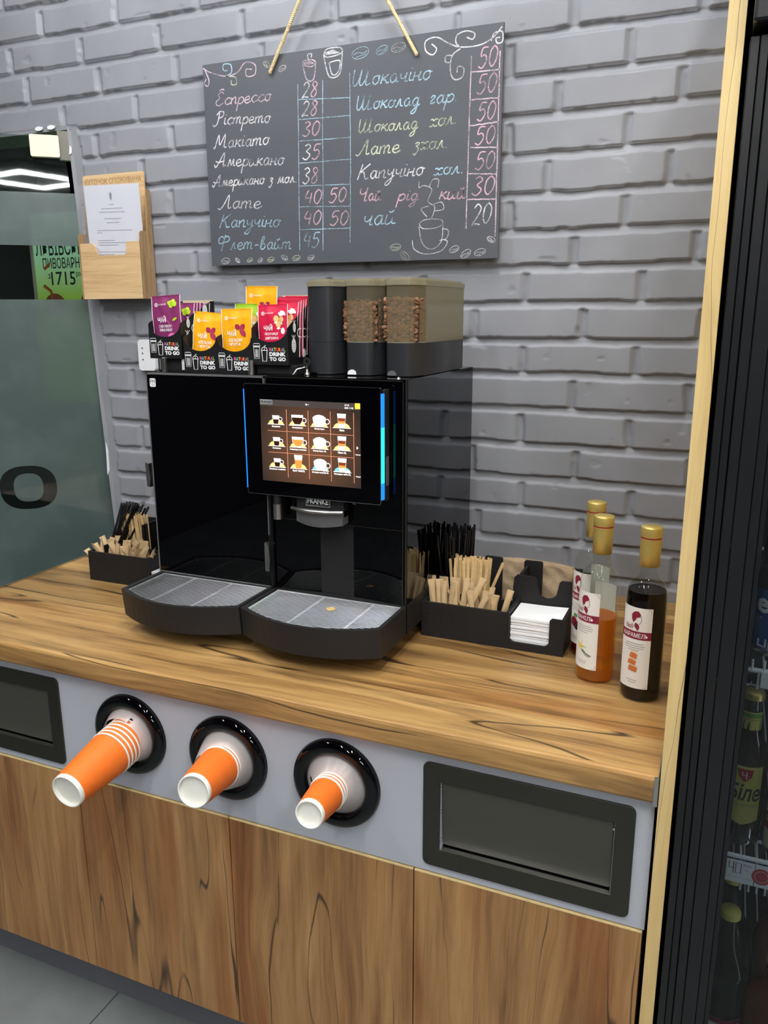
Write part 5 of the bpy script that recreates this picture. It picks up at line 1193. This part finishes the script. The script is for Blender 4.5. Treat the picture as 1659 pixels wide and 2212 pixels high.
for i in range(44):
    r_, c_ = divmod(i, 11); bx = -.507+.0060*c_+rn.gauss(0, .001); by = 1.583+.011*r_+rn.gauss(0, .001)
    place(SK, f2, (bx-.003, by, .907), (bx-.012+.0020*c_+rn.gauss(0, .002), by+rn.gauss(0, .002)-.008, 1.05), 'flat birch stirrer standing in the bundle of the right organiser', 'stirrers in the right organiser', rn.uniform(-.7, .9))
place(SK, f2, (-.450, 1.575, .925), (-.415, 1.565, 1.015), 'single darker birch stirrer leaning right out of the bundle', None, .4)

for i in range(34):
    r_, c_ = divmod(i, 9); bx = -1.412+.0066*c_+rn.gauss(0, .001); by = 1.603+.011*r_+rn.gauss(0, .001)
    place(SK, f2, (bx, by, .914), (bx-.012+.0012*c_+rn.gauss(0, .003), by-.008+rn.gauss(0, .002), 1.055), 'flat birch stirrer standing in the bundle of the left organiser', 'stirrers in the left organiser', rn.uniform(-.7, .9))
def stick_sachet():
    n = 10; vs = []; fs = []; L_ = .092; m = 8
    for j in range(m+1):
        t = j/m; fl = 1-abs(2*t-1)**3
        for i in range(n): a = 2*PI*i/n; vs.append((math.cos(a)*(.0078-.0012*fl), math.sin(a)*(.0004+.0046*fl)*(1+.12*math.sin(5*a+j)), L_*t))
    for j in range(m):
        for i in range(n): fs.append((j*n+i, j*n+(i+1) % n, (j+1)*n+(i+1) % n, (j+1)*n+i))
    b = MB(); b.add(vs, fs, 'kraft', False); return tag(b.build('sugar_sachet', loc=(0, 0, 0)), 'kraft paper sugar stick', 'sugar sachet')
SG = stick_sachet(); f3 = [True]
for i in range(12):
    bx = -.528+.0105*(i % 6)+rn.gauss(0, .001); by = 1.506+.026*(i//6)+rn.gauss(0, .002)
    place(SG, f3, (bx, by, .925), (bx-.012+.003*(i % 6)+rn.gauss(0, .004), by+.012+rn.gauss(0, .004), 1.015), 'kraft sugar stick upright at the front left of the right organiser', 'upright sugar sticks in the right organiser', rn.uniform(-.6, .6))
place(SG, f3, (-.464, 1.502, .945), (-.430, 1.532, 1.03), 'kraft sugar stick leaning right across the others in the right organiser', None, .3)
for i in range(15):
    bx = -.455+.011*(i % 6)+rn.gauss(0, .002); by = 1.506+.026*(i//6)
    place(SG, f3, (bx, by, .912), (bx+rn.gauss(.004, .028), by+rn.gauss(.006, .014), .98), 'kraft sugar stick in the jumbled pile of the right organiser', 'jumbled sugar sticks in the right organiser', rn.uniform(-1.2, 1.2))
for i in range(34):
    bx = -1.424+.0135*(i % 10)+rn.gauss(0, .003); by = 1.522+.018*(i//10)
    place(SG, f3, (bx, by, .914), (bx+rn.gauss(.0, .035), by+rn.gauss(.0, .012), .985), 'kraft sugar stick in the jumbled pile of the left organiser', 'sugar sticks in the left organiser', rn.uniform(-1.3, 1.3))
# napkins
def napkins(ox, oy, label, group, n=9):
    p = None
    for i in range(n):
        b = MB(); z = .9055+.0062*i; nx = 10; vs = []; rn2 = random.Random(i+int(ox*10)); th = .0058
        x0, x1, y0, y1 = ox+.1865, ox+.287, oy+.0085+rn2.uniform(0, .003), oy+.094
        for lv in (0, 1):
            for j in (0, 1):
                for q in range(nx+1):
                    t = q/nx; wav = .0016*math.sin(t*5+i*.9) if i < n-1 else .0012*math.sin(t*5+i*.9)
                    lift = (.010*(t) + .0)*j*(0 if i < n-1 else .3); vs.append((x0+(x1-x0)*t, (y0, y1)[j], z+lv*th*(.80)+wav*.5*(i/n)+lift))
        m = nx+1; fs = []
        for q in range(nx): fs += [(q, m+q, m+q+1, q+1), (2*m+q, 2*m+q+1, 3*m+q+1, 3*m+q), (q, q+1, 2*m+q+1, 2*m+q), (m+q, 3*m+q, 3*m+q+1, m+q+1)]
        fs += [(0, 2*m, 3*m, m), (m-1, 2*m-1, 4*m-1, 3*m-1)]
        b.add(vs, fs, 'napkin'); o = b.build('paper_napkin', loc=(ox+.235, oy+.05, z)); tag(o, label, 'napkin', group)
        if i == n-1: o['label'] = label.replace('folded white napkin in', 'topmost folded white napkin of'); del o['group']
napkins(-.550, 1.485, 'folded white napkin in the stack of the right organiser', 'napkins in the right organiser', 10)
napkins(-1.455, 1.5035, 'folded white napkin in the stack of the left organiser', 'napkins in the left organiser', 6)
# pulp cup carriers behind the tabs
for i in range(4):
    b = MB(); nx, nz = 30, 18; vs = []; fs = []; rn2 = random.Random(i)
    for j in range(nz+1):
        for q in range(nx+1):
            u = q/nx; v = j/nz; x = -.476+.197*u; z = .925+.103*v-(.012*((2*u-1)**4) if v > .5 else 0)-.004*u
            bump_ = .010*max(0, math.sin(u*PI*3.0+.4))*math.sin(min(1, v*1.3)*PI)+.0025*math.sin(u*23+v*9)*math.sin(v*12+i)
            vs.append((x+.004*i, 1.662+.0+.011*i-bump_+.006*v+.0008*rn2.gauss(0, 1)+.014, z-.002*i))
    for j in range(nz):
        for q in range(nx): a = j*(nx+1)+q; fs.append((a, a+1, a+nx+2, a+nx+1))
    n_ = len(vs); vs += [(x, y+.0022, z) for x, y, z in vs]; fs += [tuple(n_+q for q in reversed(f)) for f in fs]
    for q in range(nx): a = nz*(nx+1)+q; fs.append((a, a+1, n_+a+1, n_+a)); fs.append((q, n_+q, n_+q+1, q+1))
    b.add(vs, fs, 'pulp', True); o = b.build('cup_carrier', loc=(-.38, 1.68, .93))
    tag(o, ['brown moulded pulp cup carrier, frontmost in the right organiser', 'brown pulp cup carrier second in the row at the back of the right organiser', 'brown pulp cup carrier third in the row at the back of the right organiser', 'brown pulp cup carrier rearmost in the right organiser'][i], 'cup carrier')

# ================================================================== SYRUP BOTTLES
M['amber'] = thin('amber_syrup', (255, 208, 120), .05, .26, (250, 172, 56)); M['dark_syrup'] = mat('dark_syrup', (14, 5, 4), .1, spec=.25); M['brown_syrup'] = mat('brown_syrup', (120, 26, 14), .02, trans=.8, ior=1.34)
M['back_label'] = mat('pale_label_back', (206, 204, 192), .6, var=.03)
BP = [(.0330, .0), (.0345, .004), (.0350, .010), (.0350, .180), (.0345, .190), (.0322, .200), (.0275, .209), (.022, .2155), (.0172, .220), (.0150, .226), (.0142, .240), (.0140, .262)]
def bottle(x, y, turn, level, syr, word, pic, label):
    r = thing('syrup_bottle', (x, y, .9005), label, 'bottle'); T = Matrix.Translation((x, y, .9005)) @ Matrix.Rotation(turn, 4, 'Z')
    b = MB(); b.lathe(BP, 'bottle_glass', 40, T, caps=(True, False)); b.build('glass_body', r)
    lv = []
    for rr, zz in BP:
        if zz < level: lv.append((rr-.0022, zz+(.004 if zz < .004 else 0)))
    import bisect
    prev = [p for p in BP if p[1] < level][-1]; nxt = [p for p in BP if p[1] >= level][0]; t = (level-prev[1])/(nxt[1]-prev[1]); lv.append((prev[0]+(nxt[0]-prev[0])*t-.0022, level))
    b = MB(); b.lathe(lv, syr, 40, T, caps=(True, True)); b.build('syrup', r)
    b = MB(); b.lathe([(.0150, .238), (.0170, .2385), (.0172, .268), (.0172, .2845)], 'gold', 36, T, caps=(True, False)); b.lathe([(.0176, .2846), (.0179, .286), (.0176, .2872)], 'gold', 36, T, caps=(False, False)); b.lathe([(.0174, .2873), (.0174, .2895)], 'red_ring', 36, T, caps=(False, False))
    b.lathe([(.0174, .2896), (.0178, .291), (.0178, .305), (.0168, .3072), (.0001, .3072)], 'gold', 36, T, caps=(False, True)); b.build('gold_cap', r)
    def wrap(mb, a0, cut=True):
        if cut: mb.slice_x(.0035)
        out = []
        for px, off, pz in mb.v:
            a = a0+px/.0354; rr = .0353-off; out.append(tuple(T @ Vector((rr*math.cos(a), rr*math.sin(a), pz))))
        mb.v = out; return mb
    def grid(b, x0, x1, z0, z1, k, off=0., n=14):
        b.add([(x0+(x1-x0)*i/n, -off, z) for z in (z0, z1) for i in range(n+1)], [(i, i+1, n+2+i, n+1+i) for i in range(n)], k, True)
    F0 = front(0)
    for a0, nm in ((-PI/2, 'front_label'), (PI*.62, 'back_label')):
        b = MB(); w2 = .0285 if nm == 'front_label' else .0215; grid(b, -w2, w2, .026, .172, 'label', 0); grid(b, -w2, w2, .026, .172, 'back_label', -.0003)
        lab = wrap(b, a0, False).build(nm, r)
        if nm != 'front_label': continue
        b = MB(); grid(b, -w2, w2, .1155, .1300, 'burgundy', .0003)
        b.text(word, 0, .1188, 'white_print', F0, h=.0078, w=min(.046, .0064*len(word)), al='c', off=.0006, bold=.01)
        for z, w_ in ((.107, .030), (.103, .036), (.099, .033), (.095, .020), (.040, .02), (.036, .012)):
            xx = -w_/2
            while xx < w_/2: b.fill([[(xx, z), (xx+.0022, z), (xx+.0022, z+.0011), (xx, z+.0011)]], 0, 'grey_text', F0 @ Matrix.Translation((0, 0, .0004))); xx += .0029
        # portrait of a woman in a headscarf, and the script name
        Fp = F0 @ Matrix.Translation((0, 0, .0005)); ox, oz = .002, .151
        b.fill([[(ox+p, oz+q) for p, q in ((-.008, .000), (-.009, .008), (-.004, .014), (.003, .015), (.007, .010), (.006, .005), (.001, .004), (-.002, -.002), (-.005, -.006))]], 0, 'burgundy', Fp)
        b.fill([[(ox+p, oz+q) for p, q in ((.001, -.006), (.005, -.010), (.006, -.014), (.003, -.020), (.000, -.016), (-.003, -.012), (-.002, -.006))]], 0, 'burgundy', Fp)
        b.stroke([(ox+p, oz+q) for p, q in ((.007, .009), (.0085, .004), (.0078, .002), (.009, -.001), (.0075, -.004), (.006, -.007), (.003, -.008))], .0007, 'burgundy', Fp)
        b.text('Nelli', -.019, .1335, 'burgundy', Fp, h=.0088, w=.017, shear=.35)
        for cx_ in (-1, 1):
            for z_ in (.0285, .1695): b.stroke([(cx_*(w2-.001-.007), z_), (cx_*(w2-.0025), z_), (cx_*(w2-.0025), z_+(.007 if z_ < .1 else -.007))], .0005, 'burgundy', Fp)
        if pic == 'caramel':
            for q, (px, pz, w_, h_) in enumerate(((.001, .082, .015, .009), (-.001, .070, .016, .009), (.001, .058, .017, .009))): b.fill([[(px-w_/2, pz), (px+w_/2-.002, pz-.002), (px+w_/2, pz-.002+h_), (px-w_/2+.002, pz+h_)]], 0, 'caramel', Fp); b.fill([[(px-w_/2+.002, pz+h_-.002), (px+w_/2, pz-.002+h_-.001), (px+w_/2-.003, pz+h_+.002), (px-w_/2+.004, pz+h_+.003)]], 0, 'caramel2', Fp)
        elif pic == 'vanilla':
            for a_ in range(5): aa = a_*2*PI/5; b.fill([[(-.004+.0*1+.003*math.cos(aa+.5), .068+.003*math.sin(aa+.5)), (-.004+.014*math.cos(aa), .068+.014*math.sin(aa)), (-.004+.003*math.cos(aa-.5), .068+.003*math.sin(aa-.5))]], 0, 'caramel2' if a_ % 2 else 'lime', Fp)
            b.fill([circ(-.004, .068, .004, n=10)], 0, 'n2', Fp); b.stroke([(0, .062), (.008, .056), (.018, .052)], .0018, 'text_dark', Fp); b.stroke([(0, .060), (.007, .053), (.015, .050)], .0014, 'green', Fp)
        else:
            b.fill([circ(-.004, .070, .010, n=14)], 0, 'burgundy', Fp); b.fill([circ(.006, .064, .009, n=14)], 0, 'text_dark', Fp); b.fill([circ(0, .084, .006, .004, 10)], 0, 'green', Fp)
        wrap(b, a0).build('label_print', lab)
    return r
look = lambda x, y: math.atan2(x, -y)
bottle(-.100, 1.379, -.38, .196, 'dark_syrup', 'КАРАМЕЛЬ', 'caramel', 'full dark caramel syrup bottle, rightmost by the oak end panel')
bottle(-.185, 1.424, -.62, .122, 'amber', 'ВАНІЛЬ', 'vanilla', 'half empty amber vanilla syrup bottle between the dark bottle and the organiser')
bottle(-.214, 1.530, -.75, .070, 'brown_syrup', 'ЛІСОВИЙ ГОРІХ', 'berry', 'nearly empty syrup bottle standing behind the amber one')

# ================================================================== DRINKS FRIDGE
FR = thing('drinks_fridge', (.25, 1.45, 0), 'black glass front drinks fridge right of the oak end panel', 'fridge')
FX0 = -.0165
MB().box(FX0, FX0+.03, 1.13, 1.86, .04, 1.862, 'fridge_black').box(.62, .65, 1.13, 1.86, .04, 1.862, 'fridge_black').build('side_wall', FR)
MB().box(FX0+.03, .62, 1.82, 1.86, .04, 1.862, 'fridge_in').build('back_wall', FR)
MB().box(FX0+.03, .62, 1.13, 1.82, 1.82, 1.862, 'fridge_black').build('fridge_top', FR)
MB().box(FX0, .65, 1.13, 1.86, .04, .14, 'fridge_black').build('base', FR)
MB().box(FX0+.002, .648, 1.08, 1.86, 1.868, 2.42, 'fridge_black', .004).build('sign_header', FR)
b = MB()
def profile(b, xa, w_, z0, z1):
    segs = [(0, .010, 1.104, 'fridge_profile'), (.0108, .020, 1.102, 'fridge_black'), (.0212, .0215+.012, 1.098, 'fridge_profile'), (.0342, .052, 1.096, 'fridge_profile'), (.0525, .064, 1.1005, 'fridge_profile'), (.0645, .071, 1.106, 'fridge_black')]
    for a, c, y, k in segs: b.box(xa+a, xa+c, y, 1.13, z0, z1, k, .0008, seg=1)
profile(b, FX0+.001, 0, .05, 1.860); b.box(.55, .62, 1.098, 1.13, .05, 1.86, 'fridge_profile'); b.box(.05, .62, 1.098, 1.13, 1.79, 1.86, 'fridge_profile'); b.box(.05, .62, 1.098, 1.13, .05, .12, 'fridge_profile')
b.build('door_frame', FR)
b = MB(); b.box(.050, .56, 1.108, 1.111, .11, 1.80, 'pane'); b.build('glass_pane', FR)
M['added_fridge_led'] = mat('added_fridge_led', (235, 240, 255), .5, emit=16)
MB().box(.30, .31, 1.122, 1.128, .2, 1.78, 'added_fridge_led').build('led_strip', FR)  # added strip, out of view, put in to brighten the fridge interior
MB().box(.05, .055, 1.118, 1.122, .2, 1.78, 'fridge_black').build('gasket', FR)
# wire shelves
shelf_z = [1.080, .770, .395]
for z in shelf_z:
    b = MB(); 
    for x in np.arange(.055, .61, .022): b.tube([(x, 1.148, z), (x, 1.81, z)], .0016, 'white_plastic', 6)
    b.tube([(.02, 1.146, z-.004), (.615, 1.146, z-.004)], .004, 'white_plastic', 8); b.tube([(.02, 1.80, z-.004), (.615, 1.80, z-.004)], .004, 'white_plastic', 8)
    if z > 1: 
        for x in (.062, .077, .092, .107): b.tube([(x, 1.144, z-.005), (x, 1.144, z+.012)], .0018, 'white_plastic', 6); b.tube([(x+.009, 1.144, z-.004), (x+.009, 1.144, z-.030)], .0018, 'white_plastic', 6)
    else:
        for x in (.079, .090, .101, .112): b.tube([(x, 1.144, z-.005), (x, 1.144, z-.040)], .0018, 'white_plastic', 6)
    sh = b.build('wire_shelf', FR)
    if z < 1 and z > .5:
        b = MB(); b.box(.056, .60, 1.134, 1.137, z-.022, z+.020, 'pane'); b.box(.056, .60, 1.133, 1.140, z+.018, z+.021, 'white_plastic'); b.build('price_rail', sh)
    if z > 1:
        b = MB(); b.box(.0735, .10, 1.138, 1.142, z-.026, z-.002, 'white_plastic', .001); b.build('white_clip', sh)
def tagcard(name, x0, x1, z0, z1, label): return thing(name, ((x0+x1)/2, 1.131, z0), label, 'price tag')
p = tagcard('price_tag', .057, .095, .748, .786, 'white price tag reading 40.00 on the fridge shelf rail'); MB().box(.057, .0945, 1.1308, 1.1318, .750, .786, 'white_paper').build('card', p)
b = MB(); F = front(1.1303)
for pts in ([(.0605, .783), (.0605, .773), (.0665, .773)], [(.0665, .783), (.0665, .765)]): b.stroke(pts, .0011, 'text_dark', F)
b.stroke([(.0695, .782), (.0765, .782), (.0765, .766), (.0695, .766)], .0011, 'text_dark', F, closed=True)
for x in (.080, .0855): b.stroke([(x, .782), (x+.0035, .782), (x+.0035, .7785), (x, .7785)], .0007, 'text_dark', F, closed=True)
b.text('грн', .080, .772, 'grey_text', F, h=.002, w=.006); b.fill([[(.060, .759), (.092, .759), (.092, .7594), (.060, .7594)]], 0, 'grey_text', F); b.build('printed_price', p)
p = tagcard('price_tag', .0955, .135, .748, .786, 'white price tag with a red round mark right of the 40.00 tag'); MB().box(.0955, .135, 1.1308, 1.1318, .750, .786, 'white_paper').build('card', p)
b = MB(); M['soft_red'] = mat('soft_red', (200, 70, 76), .5, var=.05)
b.fill([circ(.104, .768, .013, n=24)], 0, 'soft_red', F); b.stroke(circ(.104, .768, .009, n=20), .0006, 'white_print', F @ Matrix.Translation((0, 0, .0002)), closed=True); b.build('red_mark', p)
# bottles behind the glass
M['beer_dark'] = mat('brown_bottle', (30, 22, 14), .04, spec=.7, coat=.5); M['clear_dark'] = thin('clear_glass_bottle', (150, 152, 150), .03, .12, (70, 70, 66))
M['beer_label'] = mat('straw_yellow_label', (190, 184, 96), .5, var=.05); M['cream_label'] = mat('cream_label', (226, 216, 178), .5, var=.04); M['beer_red'] = mat('label_red', (160, 22, 44), .5, var=.04); M['blue_can'] = mat('blue_can', (30, 84, 160), .3, metal=.3, var=.05); M['yellow_cap'] = mat('yellow_cap', (200, 190, 90), .4, var=.05); M['shield_blue'] = mat('shield_blue', (36, 60, 130), .5, var=.05); M['amber_beer'] = mat('amber_beer_bottle', (96, 44, 20), .06, spec=.6, var=.1)
def beer(x, y, z, h, rad, neck, mat_k, cap_k, label, capr=.0145, name='beer_bottle', catg='bottle'):
    r = thing(name, (x, y, z), label, catg); T = Matrix.Translation((x, y, z)); sh_ = h*.56
    pr = [(rad*.93, 0), (rad, .005), (rad, sh_), (rad*.96, sh_+h*.05), (rad*.75, sh_+h*.115), (neck*1.25, sh_+h*.19), (neck*1.05, sh_+h*.28), (neck, h-.012), (neck*1.08, h-.008)]
    b = MB(); b.lathe(pr, mat_k, 28, T); b.build('glass_body', r)
    b = MB(); b.lathe([(capr*1.02, h-.012), (capr, h-.004), (capr*.9, h), (.0001, h+.0008)], cap_k, 24, T, caps=(True, True)); b.build('cap', r)
    return r, T, pr
def wraplab(r, T, rad, a0, fn, name):
    b = MB(); fn(b); b.slice_x(.0035); out = []
    for px, off, pz in b.v: a = a0+px/rad; rr = rad+.0004-off; out.append(tuple(T @ Vector((rr*math.cos(a), rr*math.sin(a), pz))))
    b.v = out; return b.build(name, r)
def sub(b, x0, x1, zl, zh, k, off=0., n=12, point=0):
    vs = [(x0+(x1-x0)*i/n, -off, zl-point*(1-abs(2*i/n-1))) for i in range(n+1)]+[(x0+(x1-x0)*i/n, -off, zh) for i in range(n+1)]
    b.add(vs, [(i, i+1, n+2+i, n+1+i) for i in range(n)], k, True)
r, T, pr = beer(.072, 1.215, .775, .242, .0305, .0125, 'beer_dark', 'gold', 'brown beer bottle with yellow neck label behind the 40.00 price tag', .0155)
F0 = front(0); Fo = F0 @ Matrix.Translation((0, 0, .0006))
def f(b):
    sub(b, -.020, .020, .170, .212, 'beer_label', 0, point=.010); sub(b, -.020, .020, .203, .210, 'green', .0003)
    b.stroke([(-.008, .198), (-.009, .185), (-.003, .183), (-.001, .197)], .0016, 'text_dark', Fo); b.stroke([(-.001, .197), (-.001, .180), (.005, .178), (.008, .186)], .0016, 'text_dark', Fo); b.stroke([(-.015, .200), (-.014, .184), (0, .170), (.014, .184), (.015, .200)], .0006, 'text_dark', Fo, closed=True)
wraplab(r, T, .0150, -1.65, f, 'neck_label')
def f(b):
    sub(b, -.024, .026, .044, .132, 'beer_label', 0, point=.008); b.fill([[(-.010, .128), (.012, .128), (.010, .116), (.001, .107), (-.008, .116)]], 0, 'beer_red', Fo)
    b.stroke([(-.003, .124), (-.003, .118), (.003, .118), (.003, .124), (.003, .112)], .0012, 'white_print', F0 @ Matrix.Translation((0, 0, .0009)))
    b.text('Біле', -.020, .076, 'text_dark', Fo, h=.028, w=.045, shear=.2, bold=.02); b.text('нефільтроване', -.022, .066, 'grey_text', Fo, h=.006, w=.044)
wraplab(r, T, .0305, -1.62, f, 'body_label')
r, T, pr = beer(.140, 1.20, .775, .235, .0350, .0125, 'amber_beer', 'gold', 'beer bottle with cream label and red band at the right edge of the picture', .0155)
def f(b):
    sub(b, -.045, .045, .010, .088, 'cream_label', 0); sub(b, -.045, .045, .040, .066, 'beer_red', .0003); b.text('Чернігівське', -.041, .044, 'white_print', Fo, h=.018, w=.084, bold=.01); b.text('СВІТЛЕ', -.026, .022, 'text_dark', Fo, h=.011, w=.052, bold=.01)
wraplab(r, T, .0350, -1.62, f, 'body_label')
# upper shelf: blue cans
for i, (x, y, lb) in enumerate(((.090, 1.205, 'blue beer can on the upper fridge shelf'),)):
    r = thing('beer_can', (x, y, 1.085), lb, 'can'); T = Matrix.Translation((x, y, 1.085))
    MB().lathe([(.026, 0), (.033, .006), (.033, .012)], 'steel', 28, T).lathe([(.033, .012), (.033, .098)], 'blue_can', 28, T, caps=(False, False)).lathe([(.033, .098), (.033, .112), (.026, .124)], 'beer_dark', 28, T).build('can_body', r)
    def f(b):
        b.text('e', -.030, .064, 'white_print', Fo, h=.022, w=.018, bold=.03); b.text('- T -', -.026, .055, 'white_print', Fo, h=.003); b.text('Lіh', -.024, .015, 'white_print', Fo, h=.012, w=.024, bold=.02); b.text('0,5L 4,9%', -.016, .012, 'white_print', Fo, h=.003, w=.010)
    wraplab(r, T, .033, -1.62, f, 'printed_logo')
r, T, pr = beer(.098, 1.30, 1.085, .235, .030, .0125, 'beer_dark', 'beer_dark', 'dark bottle standing behind the blue can', .0145)
# lower shelf: clear bottles with yellow caps
for i, (x, y, lb) in enumerate(((.074, 1.20, 'clear bottle with yellow cap and white label at the front of the lower fridge shelf'), (.078, 1.29, 'clear bottle with yellow cap behind the front one on the lower fridge shelf'))):
    r, T, pr = beer(x, y, .40, .252, .0345, .0125, 'clear_dark', 'yellow_cap', lb, .0152)
    def f(b):
        sub(b, -.034, .034, .0, .074, 'label', 0); sub(b, -.034, .034, .066, .074, 'burgundy', .0003); sub(b, -.034, .034, .064, .0655, 'gold', .0004)
        b.fill([[(-.012, .056), (.002, .060), (.016, .056), (.012, .044), (.002, .037), (-.008, .044)]], 0, 'shield_blue', Fo); b.fill([[(0, .055), (.004, .055), (.003, .041), (.001, .041)]], 0, 'gold', F0 @ Matrix.Translation((0, 0, .0009)))
        b.text('18', -.026, .050, 'grey_text', Fo, h=.005); b.text('31', .022, .050, 'grey_text', Fo, h=.005); b.text('Старий', -.030, .016, 'text_dark', Fo, h=.018, w=.062, shear=.3, bold=.02)
    wraplab(r, T, .0345, -1.62, f, 'body_label')
r, T, pr = beer(.150, 1.20, .40, .190, .046, .016, 'amber_beer', 'gold', 'large amber bottle with gold crown at the bottom right corner', .019)
r, T, pr = beer(.158, 1.31, .40, .235, .040, .014, 'amber_beer', 'gold', 'amber bottle standing behind the large one on the lower fridge shelf', .016)
